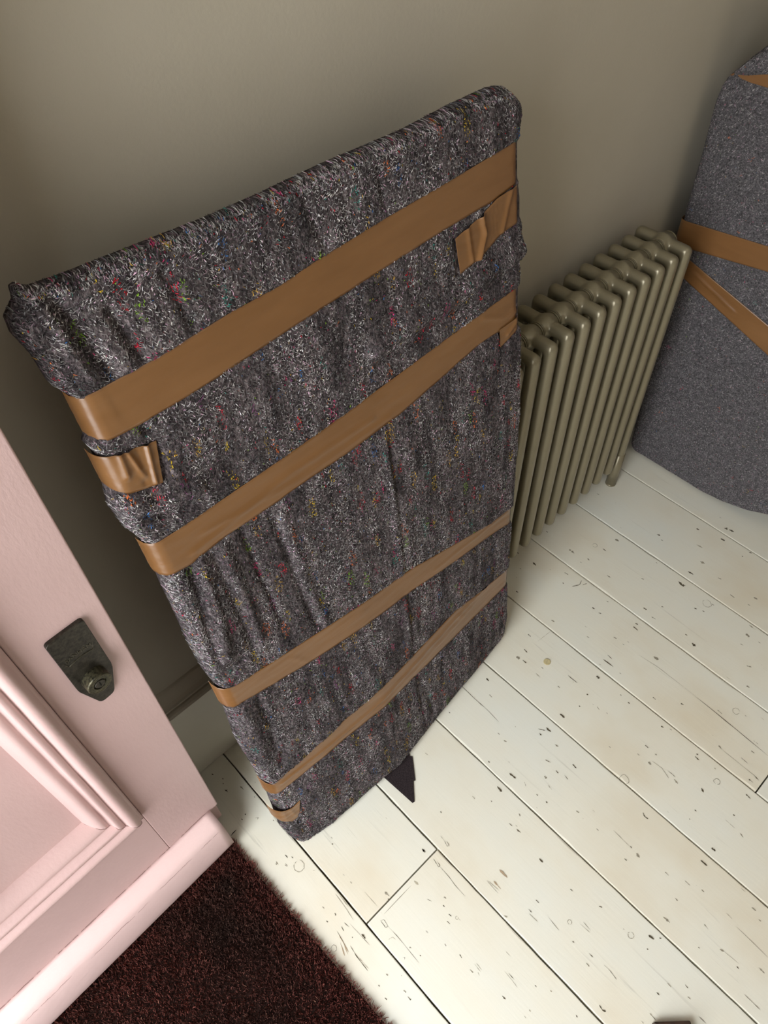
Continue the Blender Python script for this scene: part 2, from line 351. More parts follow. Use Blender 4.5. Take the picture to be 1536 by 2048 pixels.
# marks in the paint: dents, nail holes, cracks, knots (coordinates in tenths of a millimetre)
MARKS=[[0,3.6,-3453,-1371,-3473,-1485],[0,1.6,-3144,-2090,-3127,-2196],[0,2.3,-3406,-2244,-3412,-2281],[1,2.0,-3336,-2466,-3168,-2562,-3021,-2518],[1,1.5,-3122,-2614,-3008,-2665],[1,7.1,-2514,-1747,-2518,-1906],[1,2.9,-2408,-2227,-2430,-2294],[0,2.4,-1903,-2309,-1907,-2413],[1,4.8,-1447,-2347,-1432,-2450],[1,2.8,-2478,-2853,-2479,-2965],[1,1.9,-3086,-3259,-3070,-3331],[0,2.0,-3463,-3151,-3458,-3220],[0,2.1,-3475,-3340,-3452,-3400],[1,3.1,-4412,-2702,-4392,-2784],[0,2.2,-5078,-2564,-5084,-2650],[0,2.7,-5437,-2752,-5451,-2856],[0,2.6,-4378,-1623,-4380,-1694],[0,2.4,-3487,-897,-3505,-966],[0,2.6,-3207,-4108,-3218,-4244],[0,3.0,-3098,-4090,-3096,-4160],[1,2.2,-3756,-3956,-3737,-4035],[1,1.6,-4169,-3525,-4163,-3591],[1,2.9,-2468,-991,-2476,-1051],[2,0.8,-4662,-2877,-5064,-2835],[0,3.4,278,-3568,288,-3638],[0,3.2,-585,-2983,-553,-3060],[0,1.9,-655,-3148,-640,-3199],[0,3.9,783,-4047,810,-4126],[0,5.2,825,-4152,851,-4278],[0,4.5,424,-4156,442,-4269],[0,3.0,550,-4851,567,-4925],[0,2.5,314,-4798,330,-4827],[1,5.0,-535,-4180,-516,-4296],[0,4.3,-1004,-4138,-992,-4280],[0,5.0,-1411,-4142,-1445,-4257,-1400,-4320],[2,3.7,-159,-3841,-146,-3998],[1,2.6,-1968,-3477,-1948,-3540],[1,2.7,-655,-4735,-634,-4813],[1,2.6,-869,-5182,-880,-5303],[1,3.6,-549,-5602,-536,-5696],[0,2.5,-2290,-4245,-2279,-4295],[0,2.9,-1789,-4797,-1775,-4862],[0,2.0,-1720,-4960,-1714,-5023],[0,2.5,-2619,-3982,-2616,-4068],[1,1.7,-2692,-4251,-2683,-4354],[0,2.2,-2538,-5034,-2531,-5095],[0,4.7,-2627,-5264,-2640,-5370],[1,4.5,-1549,-5980,-1573,-6078],[1,2.6,-1870,-6029,-1861,-6097],[2,2.8,-1293,-5908,-1304,-6082],[1,5.1,-5705,-2751,-5694,-2840],[0,1.9,-5670,-2901,-5665,-3011],[0,2.9,-6576,-2635,-6590,-2723],[1,2.2,-6818,-2938,-6828,-3024],[0,1.0,-5248,-3828,-5249,-4090],[1,1.2,-5711,-3304,-5720,-3439],[1,2.2,-5610,-3833,-5610,-3895],[0,2.5,-5312,-4379,-5305,-4422],[0,4.5,-6079,-4264,-6079,-4387],[0,1.8,-5643,-4427,-5644,-4465],[0,1.3,-6668,-4154,-6592,-4282],[0,3.8,-6529,-4246,-6531,-4382],[0,2.2,-6720,-4226,-6732,-4296],[0,1.9,-7731,-2605,-7733,-2642],[0,0.9,-7097,-2344,-7117,-2776,-7112,-3158,-7139,-3483],[1,1.7,-7369,-3816,-7353,-3885],[1,1.6,-6682,-4591,-6671,-4691],[1,2.0,-7076,-4672,-7045,-4783],[0,2.0,-6755,-5112,-6763,-5217],[0,1.7,-7929,-3881,-7930,-3929],[0,3.4,-7809,-4351,-7798,-4504],[1,3.4,-7351,-4873,-7354,-4933],[0,1.7,-7097,-4958,-7103,-5032],[0,1.5,-7044,-5136,-7066,-5241],[0,3.5,-8186,-4349,-8200,-4485],[0,1.6,-7741,-4989,-7750,-5030],[0,1.6,-7720,-5205,-7724,-5250],[1,1.9,-8277,-4987,-8300,-5043],[0,1.6,-9348,-3903,-9357,-3942],[1,0.8,-8683,-4133,-8687,-4212],[0,1.6,-8484,-4447,-8490,-4481],[1,1.3,-8557,-4975,-8553,-5057],[1,1.0,-7441,-5037,-7455,-5148],[1,0.8,-7728,-4666,-7774,-4747],[1,1.5,-7442,-5723,-7429,-5795],[2,1.3,-8730,-2878,-8722,-2952],[0,2.0,-4378,-4128,-4370,-4395],[0,1.6,-4219,-4134,-4235,-4267],[0,4.5,-4812,-4271,-4816,-4352],[1,4.3,-3528,-4864,-3511,-4985],[1,0.8,-3725,-4614,-3677,-5067,-3684,-5755],[0,1.0,-3684,-5755,-3711,-6591,-3772,-7748],[0,2.1,-4357,-5402,-4361,-5481],[0,2.2,-4056,-5896,-4039,-5954],[0,2.0,-4805,-4889,-4809,-4921],[0,1.9,-4833,-5100,-4832,-5151],[1,1.7,-5386,-4704,-5409,-4789],[0,2.5,-4787,-5890,-4776,-5949],[0,1.6,-5366,-5895,-5370,-5981],[1,2.0,-5386,-6140,-5373,-6188],[1,1.8,-5632,-5886,-5635,-5943],[1,2.7,-5619,-6144,-5620,-6217],[1,0.9,-5547,-6181,-5527,-6409,-5606,-6618],[0,0.9,-5485,-6513,-5489,-6699],[1,2.2,-5543,-6695,-5570,-6803],[0,1.6,-4842,-6731,-4851,-6836],[0,1.8,-4775,-6720,-4770,-6764],[0,3.3,-5308,-7171,-5352,-7248],[0,2.6,-4787,-7836,-4807,-7950],[1,2.5,-4294,-6941,-4325,-7033],[1,0.6,-4325,-7033,-4337,-7826],[0,1.8,-4479,-7721,-4482,-7821],[0,1.6,-4332,-7737,-4361,-7876],[0,0.9,-4198,-7385,-4208,-7554],[1,1.7,-3630,-6510,-3642,-6629],[1,1.9,-3923,-7454,-3923,-7530],[1,3.2,-2263,-6401,-2216,-6497],[1,3.1,-2694,-6648,-2685,-6715],[0,1.4,-6532,-6644,-6574,-6707,-6564,-6785],[0,1.9,-5769,-7307,-5774,-7355],[0,1.7,-5319,-7865,-5311,-7908],[1,0.9,-5512,-7809,-5522,-8032],[0,1.5,-5996,-7325,-5992,-7352],[1,1.4,-3695,-7376,-3697,-7491],[0,1.0,-9691,-4336,-9726,-4443,-9684,-4456,-9664,-4370],[1,0.6,-9678,-4219,-9691,-4336],[1,3.2,-10100,-4141,-10106,-4220],[0,0.8,-10071,-4412,-10108,-4586,-10069,-4588,-10055,-4491],[0,0.7,-10088,-4597,-10088,-4815,-10117,-5042,-10116,-5267],[0,2.9,-8640,-5788,-8642,-5879],[1,2.2,-10406,-5001,-10392,-5051],[0,1.9,-10513,-5086,-10517,-5124],[0,2.0,-10549,-5256,-10538,-5318],[0,0.8,-10654,-4810,-10618,-4902],[0,1.5,-9233,-6192,-9233,-6270],[0,1.2,-9448,-6200,-9450,-6280],[0,1.4,-8641,-6511,-8634,-6576],[0,0.7,-9293,-6527,-9324,-6791],[0,0.7,-8904,-7005,-8919,-7190],[1,0.6,-8971,-6986,-8956,-7193],[0,0.7,-9635,-5358,-9648,-5650],[1,0.6,-9624,-5354,-9597,-5633],[0,1.1,-8537,-5143,-8532,-5252],[0,2.0,-10801,-6743,-10799,-6817],[0,1.5,-10282,-7025,-10281,-7068],[0,1.0,-10868,-5824,-10887,-5895],[0,1.2,-10942,-5533,-10947,-5577],[1,1.8,-10911,-6104,-10906,-6178],[1,0.6,-10791,-6100,-10802,-6255],[1,0.6,-10759,-6119,-10769,-6251],[1,0.6,-10843,-6227,-10860,-6281],[1,0.5,-10499,-6533,-10505,-6679,-10523,-6845],[1,0.6,-10256,-6350,-10251,-6462],[0,1.5,-10117,-7770,-10129,-7814],[1,1.5,-10626,-7185,-10628,-7221],[1,1.1,-10752,-7186,-10758,-7228],[0,1.1,-9231,-7374,-9226,-7467],[1,1.2,-9382,-7430,-9387,-7503],[1,1.7,-9849,-5960,-9826,-6021],[1,1.5,-9287,-7048,-9283,-7107],[3,3.7,-9325,-5398,-9323,-5589],[3,3.7,-9548,-5454,-9560,-5629],[0,3.9,-6160,-7909,-6153,-7994],[0,2.9,-6493,-7886,-6494,-8030],[1,2.2,-7228,-6832,-7239,-6883],[1,3.5,-7255,-6988,-7276,-7078],[1,0.6,-7217,-6442,-7242,-6847],[0,1.3,-7492,-6890,-7491,-6940],[1,1.7,-5533,-8134,-5557,-8226],[1,1.1,-7011,-7877,-7014,-7993],[1,1.2,-7145,-7541,-7149,-7629],[1,2.1,-6924,-8172,-6927,-8230],[1,4.0,-7811,-7940,-7803,-8081],[0,3.7,-8245,-7930,-8229,-8036],[0,2.1,-8496,-7046,-8467,-7099],[1,1.3,-7388,-7917,-7397,-7982],[1,2.4,-6532,-8950,-6532,-9039],[0,0.7,-7011,-8914,-7024,-9251,-7045,-9555],[1,0.7,-6943,-8683,-6953,-8813],[1,1.0,-7387,-8509,-7401,-8608],[1,2.4,-7531,-8911,-7512,-8988],[1,0.6,-7512,-8988,-7490,-9259],[0,1.5,-7555,-9249,-7563,-9301],[1,1.8,-7298,-9524,-7305,-9634],[0,0.8,-9184,-7662,-9180,-7783,-9207,-7943],[1,1.5,-8626,-8563,-8631,-8649],[0,1.2,-8428,-8784,-8440,-8854],[0,1.5,-8876,-8511,-8873,-8576],[1,2.1,-8550,-8913,-8544,-8974],[0,1.0,-7830,-9551,-7838,-9848],[0,2.1,-9725,-7957,-9743,-8040,-9717,-8091],[1,1.4,-9209,-8605,-9221,-8735],[0,1.0,-8658,-9197,-8657,-9335],[1,1.1,-9402,-8563,-9401,-8625],[1,1.3,-8483,-7559,-8482,-7589],[0,1.5,-8145,-8085,-8125,-8118],[0,1.5,-7776,-8633,-7774,-8663],[0,1.2,-8441,-8027,-8436,-8059],[0,0.9,-12047,-2419,-12045,-2500],[0,0.8,-11979,-2529,-11975,-2575],[0,0.6,-12135,-2543,-12141,-2610,-12167,-2573,-12135,-2543],[0,1.9,-11275,-2883,-11265,-2912],[1,3.7,-10102,-4141,-10099,-4230],[1,2.7,-11126,-4193,-11116,-4305],[0,1.8,-11167,-4316,-11163,-4338],[0,1.6,-12024,-3818,-12033,-3862],[0,1.5,-12214,-3809,-12211,-3847],[0,0.7,-12000,-4054,-11987,-4181],[0,4.1,-11897,-4405,-11898,-4506],[0,1.5,-12057,-4318,-12049,-4336],[0,1.0,-12081,-4065,-12096,-4149],[0,0.6,-12186,-4063,-12216,-4284],[3,1.1,-12197,-4129,-12256,-4460],[3,1.2,-12261,-4241,-12342,-4451],[3,1.0,-12227,-4295,-12289,-4470],[0,1.2,-12167,-4400,-12196,-4602,-12204,-4906],[1,0.7,-12181,-4637,-12171,-4897],[1,0.5,-11396,-3941,-11390,-4268],[0,0.5,-11939,-4134,-11914,-4633],[1,0.7,-11803,-3586,-11824,-3898,-11855,-4148],[1,0.6,-11766,-3668,-11777,-3954],[0,0.7,-11506,-4483,-11450,-4515,-11475,-4645,-11521,-4628,-11506,-4483],[0,0.7,-11475,-4645,-11463,-4875,-11477,-5436],[1,1.4,-11427,-5136,-11414,-5177],[0,1.6,-11383,-5348,-11380,-5378],[0,0.7,-11634,-5171,-11595,-5198,-11624,-5216],[1,1.9,-12009,-5145,-11998,-5190],[0,1.5,-12216,-5171,-12214,-5207],[0,1.7,-12263,-5386,-12259,-5432],[1,1.7,-11957,-5529,-11949,-5581],[0,1.0,-11969,-5638,-11970,-5712,-11948,-5708],[0,0.9,-11834,-5343,-11830,-5363],[2,2.9,-10606,-4431,-10594,-4536],[1,0.8,-10693,-4453,-11389,-4450],[2,0.7,-11611,-4799,-11532,-4820,-11521,-4885],[0,0.8,-12115,-3584,-12111,-3634],[2,0.5,-11842,-2994,-11814,-3033],[0,2.1,-12144,-181,-12137,-223],[0,2.4,-12044,-402,-12042,-435],[0,2.2,-12144,-621,-12127,-708],[0,1.5,-12106,-667,-12156,-649],[1,3.3,-11883,-787,-11869,-886],[1,1.6,-11806,-1139,-11801,-1171],[0,1.8,-12246,-1310,-12238,-1348],[0,1.4,-12133,-1280,-12140,-1316],[1,1.2,-12039,-1490,-11989,-1519,-12023,-1540],[1,2.2,-12100,-490,-12087,-517],[0,1.2,-11615,-918,-11612,-943],[1,1.2,-11815,-1759,-11813,-1784],[0,1.1,-12631,-1723,-12627,-1746],[0,1.0,-12040,-2423,-12045,-2500],[1,1.1,-12247,-2395,-12249,-2474]]
RINGS=[[-1961,-2115,56],[-1472,-4945,96],[-3373,-6802,70],[-4976,-7314,59],[-9082,-6840,37],[-11986,-2759,97],[-12405,-4232,51],[-8471,-7718,52],[-6264,-6015,91],[-10486,-5401,25]]
def flat_stroke(V, F, pts, w, z, rs):
    P = np.array(pts, float); 
    # subdivide
    t = np.linspace(0, 1, max(4, len(P)*3)); Q = resample(P, t); n = len(Q)
    d = np.gradient(Q, axis=0); d /= (np.linalg.norm(d, axis=1, keepdims=True)+1e-9); nn = np.stack([-d[:, 1], d[:, 0]], -1)
    prof = np.sqrt(np.clip(1-(2*t-1)**4, 0.03, 1))*w/2*(1+0.35*rs.normal(size=n))
    b0 = len(V)
    for i in range(n):
        V.append((*(Q[i]+nn[i]*prof[i]), z)); V.append((*(Q[i]-nn[i]*prof[i]*(1+0.3*rs.normal())), z))
    for i in range(n-1): F.append((b0+2*i, b0+2*i+1, b0+2*i+3, b0+2*i+2))
rs = np.random.RandomState(5)
groups = {0: ([], []), 1: ([], []), 2: ([], []), 3: ([], [])}
for mk in MARKS:
    c, w = mk[0], mk[1]/1000*0.9; pts = np.array(mk[2:]).reshape(-1, 2)/1e4
    V_, F_ = groups[c]; flat_stroke(V_, F_, pts, max(w, 0.0005), 0.00045, rs)
for x, y, r in RINGS:
    a = np.linspace(0, 2*math.pi*0.93, 20)+rs.rand()*6
    rr = r/1e4*(1+0.05*rs.normal(size=20))
    flat_stroke(*groups[1], np.stack([x/1e4+rr*np.cos(a), y/1e4+rr*np.sin(a)], -1), 0.0008, 0.00045, rs)
for i in range(260):   # random fine nicks over the rest of the floor
    x = rs.uniform(-1.25, 0.33); y = rs.uniform(-2.4, -0.02); L = rs.exponential(0.004)+0.0015
    if y > -1.05 and rs.rand() < 0.55: continue
    flat_stroke(*groups[rs.choice([1, 1, 2, 2, 0])], [(x, y), (x+rs.normal()*0.0006, y+L)], rs.uniform(0.0005, 0.0016), 0.00045, rs)
for k, nm in ((0, 'dent'), (1, 'scratch'), (2, 'faint_scratch'), (3, 'bare_patch')):
    V_, F_ = groups[k]; o = link(nm, np_mesh(nm, V_, F_, sm=False), M['mark%d' % k], fl); o['kind'] = 'stuff'

# ------------------------------------------------------------------ pink front door, standing open
door = empty('door_1', (-1.247, -0.12, 0), (0, 0, math.atan(0.055))); tag(door, kind='structure')
W = 0.885; TH = 0.045; OUT = -0.107
PAN = [(-0.42, OUT, 0.302, 1.00), (-0.775, -0.50, 0.302, 1.00), (-0.42, OUT, 1.20, 1.93), (-0.775, -0.50, 1.20, 1.93)]
pk, pr_ = M['pink'], M['pink_rail']
box('stile', OUT, 0, 0, TH, 0.112, 2.05, pk, door, 0.0022, 3)
box('stile', -W, -0.775, 0, TH, 0.112, 2.05, pk, door, 0.0015)
box('stile', -0.50, -0.42, 0, TH, 0.302, 1.93, pk, door, 0.0005)
box('rail', -0.775, OUT, 0, TH, 0.112, 0.302, pr_, door, 0.0005)
box('rail', -0.775, -0.50, 0, TH, 1.00, 1.20, pr_, door, 0.0005); box('rail', -0.42, OUT, 0, TH, 1.00, 1.20, pr_, door, 0.0005)
box('rail', -0.775, OUT, 0, TH, 1.93, 2.05, pr_, door, 0.0005)
box('rebate', -W, -0.001, 0.012, TH, 0.024, 0.1125, pr_, door, 0.0012)
MP = [(0, 0), (0.0008, 0.004), (0.0022, 0.0065), (0.004, 0.007), (0.0048, 0.0085), (0.0075, 0.0135), (0.011, 0.0165), (0.0155, 0.0172), (0.0195, 0.0155), (0.0225, 0.0115),
      (0.0240, 0.0075), (0.0265, 0.0062), (0.0275, 0.0085), (0.0335, 0.0092), (0.0362, 0.0080), (0.0378, 0.0020), (0.0395, -0.0030), (0.042, -0.0042), (0.0445, -0.0022), (0.049, -0.0014),
      (0.054, -0.0035), (0.0585, -0.0085), (0.0625, -0.0155), (0.0655, -0.0215), (0.067, -0.027)]
def moulding(x0, x1, z0, z1):
    V = []; F = []
    ring = []
    for (w, h) in MP:
        ring.append([(x0+w, -h, z0+w), (x1-w, -h, z0+w), (x1-w, -h, z1-w), (x0+w, -h, z1-w)])
    sides = []
    for s in range(4):
        b0 = len(V); n = 14
        for r in ring:
            A = np.array(r[s]); B = np.array(r[(s+1) % 4])
            for k in range(n+1):
                p = A+(B-A)*k/n; jit = 0 if k in (0, n) else 0.00025*rs.normal(); V.append((p[0], p[1]+jit, p[2]))
        m = n+1
        for i in range(len(ring)-1):
            for k in range(n): F.append((b0+i*m+k, b0+i*m+k+1, b0+(i+1)*m+k+1, b0+(i+1)*m+k))
    me = np_mesh('moulding', V, F); return me
for (x0, x1, z0, z1) in PAN:
    o = link('panel', None) if False else box('panel', x0+0.01, x1-0.01, 0.0265, 0.036, z0+0.01, z1-0.01, pk, door)
    bmx = moulding(x0, x1, z0, z1); link('moulding', bmx, pk, door)
wb = [(0.0, 0.1200), (-0.006, 0.1185), (-0.018, 0.1140), (-0.0275, 0.1085), (-0.0315, 0.1050), (-0.0345, 0.0985), (-0.0385, 0.086), (-0.0418, 0.070), (-0.0440, 0.056), (-0.0452, 0.042),
      (-0.0452, 0.029), (-0.0440, 0.0255), (-0.041, 0.024), (0.0, 0.024)]
extrude_profile('weatherboard', wb, -W+0.03, -0.0175, M['pink_new'], door, sm=True, nx=60, jitter=0.00012)
M['crack'] = plain('paint_crack', lin(146, 112, 108), 0.7, 0.2)
def crack(polys, w):
    Vs, Fs, k = [], [], 0
    for P in polys:
        V_, F_, _ = strands(np.array([P], float), np.array([w]), np.zeros((1, 3))); Vs.append(V_); Fs.append(F_+k); k += len(V_)
    o = link('paint_crack', np_mesh('paint_crack', np.vstack(Vs), np.vstack(Fs)), M['crack'], door); o['kind'] = 'stuff'
cr = []
for x0, x1 in ((-0.13, -0.02), (-0.22, -0.14), (-0.34, -0.235), (-0.47, -0.36), (-0.62, -0.50)):
    xs = np.arange(x0, x1, 0.004); cr.append([(x, -0.0004, 0.1204+0.0009*rs.normal()) for x in xs])
for x0, x1, z0, z1 in PAN:                                    # mitres of the mouldings, cracked through the paint
    for cx, sx, cz, sz in ((x1, -1, z0, 1), (x0, 1, z0, 1), (x1, -1, z1, -1), (x0, 1, z1, -1)):
        cr.append([(cx+sx*(w_+0.0006*rs.normal()), -h_-0.0002, cz+sz*(w_+0.0004*rs.normal())) for w_, h_ in MP])
crack(cr, 0.0009)
cr = []
for x0, x1, yb_, zb_ in ((-0.07, -0.03, -0.0348, 0.0985), (-0.16, -0.09, -0.0350, 0.098), (-0.30, -0.18, -0.0360, 0.095), (-0.42, -0.33, -0.0352, 0.097)):
    xs = np.arange(x0, x1, 0.005); cr.append([(x, yb_-0.0002, zb_+0.0012*rs.normal()) for x in xs])
crack(cr, 0.0005)

# lock on the door stile
def fillet(pts, n=6):
    out = []; m = len(pts)
    for i in range(m):
        P0, P1, P2 = (np.array(pts[(i+k-1) % m][:2]) for k in range(3)); r = pts[i][2]
        a = (P0-P1)/np.linalg.norm(P0-P1); c = (P2-P1)/np.linalg.norm(P2-P1)
        half = math.acos(max(-1, min(1, float(a@c))))/2; d = r/math.tan(half)
        A, B = P1+a*d, P1+c*d
        for t in np.linspace(0, 1, n): out.append(tuple((1-t)**2*A+2*t*(1-t)*P1+t*t*B))
    return out
lk_pts = fillet([(-0.0745, 0.8042, 0.006), (-0.0265, 0.8042, 0.006), (-0.0260, 0.6985, 0.03), (-0.0400, 0.6462, 0.009), (-0.0600, 0.6445, 0.009), (-0.0737, 0.6960, 0.02)])
lock = prism('lock_plate', lk_pts, -0.0055, 0.0, M['lock'], door, 0.0012, 3); lock['label'] = 'tarnished dark bronze lock plate'
cyl_y('lock_cylinder', -0.0508, 0.7030, [(0.0158, -0.004), (0.0158, -0.0185), (0.0152, -0.0200), (0.0140, -0.0204), (0.0132, -0.0200), (0.0085, -0.0200), (0.0078, -0.0175), (0.0, -0.0175)], M['lock_rim'], lock)
cyl_y('lock_core', -0.0508, 0.7030, [(0.0066, -0.017), (0.0066, -0.0198), (0.006, -0.0203), (0.0, -0.0203)], M['lock'], lock, 32)
box('keyhole', -0.0515, -0.0501, -0.0206, -0.020, 0.6995, 0.7075, M['dark'], lock)
def lettering():
    cu = bpy.data.curves.new('lettering', 'FONT'); cu.body = 'BANHAM'; cu.size = 0.0098; cu.extrude = 0.0003; cu.align_x = 'CENTER'; cu.space_character = 1.0
    o = bpy.data.objects.new('tmp', cu); COL.objects.link(o); dg = bpy.context.evaluated_depsgraph_get()
    me = bpy.data.meshes.new_from_object(o.evaluated_get(dg)); bpy.data.objects.remove(o)
    V = np.array([v.co[:] for v in me.vertices]); wmax = np.abs(V[:, 0]).max(); k = 0.0165/wmax
    for v, c in zip(me.vertices, V):
        x = c[0]*k; v.co = (x, c[2], c[1]*1.0+0.0022*(1-(x/0.0165)**2)*1.0)
    me.update(); lt = link('lettering', me, M['lock_raised'], lock, (-0.0505, -0.0058, 0.7555))
    pts = [(-0.0192, 0.7600), (-0.0176, 0.7540), (-0.0160, 0.7485)] + [(x, 0.7485+0.0026*(1-(x/0.016)**2)) for x in np.linspace(-0.015, 0.015, 9)] + [(0.0160, 0.7485), (0.0176, 0.7545), (0.0192, 0.7605)]
    P_ = np.array([[(x-0.0505, -0.0057, z) for x, z in pts]]); V_, F_, _ = strands(P_, np.array([0.0016]), np.zeros((1, 3)))
    link('lettering_frame', np_mesh('lettering_frame', V_, F_), M['lock_raised'], lock)
lettering()

SPOTS = np.array([lin(190, 40, 60)[:3], lin(170, 30, 40)[:3], lin(200, 170, 50)[:3], lin(190, 150, 60)[:3], lin(60, 110, 170)[:3], lin(60, 130, 120)[:3],
                  lin(190, 60, 110)[:3], lin(120, 160, 50)[:3], lin(210, 110, 60)[:3], lin(120, 70, 110)[:3]])

class Wrap:
    """cloth-wrapped slab: Coons patch inside four rim lines, front rounded over the rim, lying in the local x (across) / z (up) plane, front = -y"""
    def __init__(s, bottom, top, left, right, T, r, rz, step, disp, seed):
        def axis(L):
            e = np.array([0, 0.0004, 0.0012, 0.0025, 0.0045, 0.0075, 0.0115, 0.016])
            mid = np.linspace(0.019, L-0.019, int((L-0.038)/step)); return np.r_[e, mid, (L-e)[::-1]]/L
        Wd = abs(bottom[-1][0]-bottom[0][0]); Hd = abs(left[-1][1]-left[0][1]); s.Wd, s.Hd = Wd, Hd
        s.u = axis(Wd); s.w = axis(Hd); nu, nw = len(s.u), len(s.w)
        B, Tp, L, R = resample(bottom, s.u), resample(top, s.u), resample(left, s.w), resample(right, s.w)
        U, Wg = np.meshgrid(s.u, s.w)
        X = ((1-Wg)[..., None]*B[None]+Wg[..., None]*Tp[None]+(1-U)[..., None]*L[:, None]+U[..., None]*R[:, None]
             - ((1-U)*(1-Wg))[..., None]*B[0]-(U*(1-Wg))[..., None]*B[-1]-((1-U)*Wg)[..., None]*Tp[0]-(U*Wg)[..., None]*Tp[-1])
        du = np.minimum(U, 1-U)*Wd; dw = np.minimum(Wg, 1-Wg)*Hd
        pf = lambda d: np.sqrt(np.clip(1-(1-np.clip(d/r, 0, 1))**2, 0, 1))
        h = (T-rz)+rz*pf(du)*pf(dw)
        rim = (du < 1e-9) | (dw < 1e-9)
        h[rim] = 0
        x, z = X[..., 0], X[..., 1]
        tw, D = disp(x, z)
        edge = np.clip(np.minimum(du, dw)/0.010, 0.25, 1)
        y = -h - D*edge + tw; y[rim] = tw[rim]
        s.P = np.stack([x, y, z], -1); s.nu, s.nw = nu, nw; s.du, s.dw = du, dw
    def mesh(s, name):
        nu, nw = s.nu, s.nw; V = s.P.reshape(-1, 3)
        i, j = np.meshgrid(np.arange(nw-1), np.arange(nu-1), indexing='ij'); a = (i*nu+j).ravel()
        F = np.stack([a, a+1, a+nu+1, a+nu], -1)
        me = np_mesh(name, V, F)
        bm = bmesh.new(); bm.from_mesh(me); bpy.data.meshes.remove(me); bm.verts.ensure_lookup_table()
        loop = [j for j in range(nu)]+[i*nu+nu-1 for i in range(1, nw)]+[(nw-1)*nu+j for j in range(nu-2, -1, -1)]+[i*nu for i in range(nw-2, 0, -1)]
        c = bm.verts.new(np.mean(V[loop], axis=0)+np.array([0, 0.0, 0]))
        bm.verts.ensure_lookup_table(); vv = [bm.verts[k] for k in loop]
        for p, q in zip(vv, vv[1:]+vv[:1]): bm.faces.new((q, p, c))
        me = bpy.data.meshes.new(name); bm.to_mesh(me); bm.free(); smooth(me); return me
    def at(s, U, Wg):
        """points and normals on the front at parameters U, W"""
        iu = np.clip(np.searchsorted(s.u, U)-1, 0, s.nu-2); iw = np.clip(np.searchsorted(s.w, Wg)-1, 0, s.nw-2)
        fu = ((U-s.u[iu])/(s.u[iu+1]-s.u[iu]))[..., None]; fw = ((Wg-s.w[iw])/(s.w[iw+1]-s.w[iw]))[..., None]
        p00, p10, p01, p11 = s.P[iw, iu], s.P[iw, iu+1], s.P[iw+1, iu], s.P[iw+1, iu+1]
        p = p00*(1-fu)*(1-fw)+p10*fu*(1-fw)+p01*(1-fu)*fw+p11*fu*fw
        n = np.cross(p10-p00, p01-p00); n /= np.linalg.norm(n, axis=-1, keepdims=True)+1e-12
        return p, n
def fibre_cols(rs, n, px, pz, colored=0.25, dens=90, light=0.45, ext=3.0, rad=0.006, streak=True, rim=None):
    g = rs.rand(n); base = np.where(g < light, rs.uniform(0.12, 0.50, n), rs.uniform(0.010, 0.08, n))
    cols = np.stack([base*rs.uniform(0.95, 1.04, n), base*rs.uniform(0.92, 1.0, n), base*rs.uniform(0.90, 1.04, n)], -1)
    pur = rs.rand(n) < 0.2; cols[pur] *= np.array([1.1, 0.75, 0.95])
    st = np.clip(1.0+1.5*fbm(px*70, pz*14, 91, 3)+0.9*fbm(px*24, pz*7, 92, 2), 0.3, 2.4)[:, None] if streak else 1.0
    if rim is not None and streak: st[rim] = np.clip(st[rim], 0.5, 1.25)
    cols = cols*st
    k = int(dens); cx = rs.uniform(px.min(), px.max(), k); cz = rs.uniform(pz.min(), pz.max(), k); cc = SPOTS[rs.randint(0, len(SPOTS), k)]
    rr = rad*rs.uniform(0.35, 1.0, k)
    for i in range(k):
        m = (((px-cx[i])/rr[i])**2+((pz-cz[i])/(rr[i]*ext))**2 < 1) & (rs.rand(n) < (0.75 if rim is None else np.where(rim, 0.18, 0.72)))
        cols[m] = cc[i]*rs.uniform(0.5, 1.3, (m.sum(), 1))
    sp = rs.rand(n) < colored*0.06; cols[sp] = SPOTS[rs.randint(0, len(SPOTS), sp.sum())]*0.8
    return cols
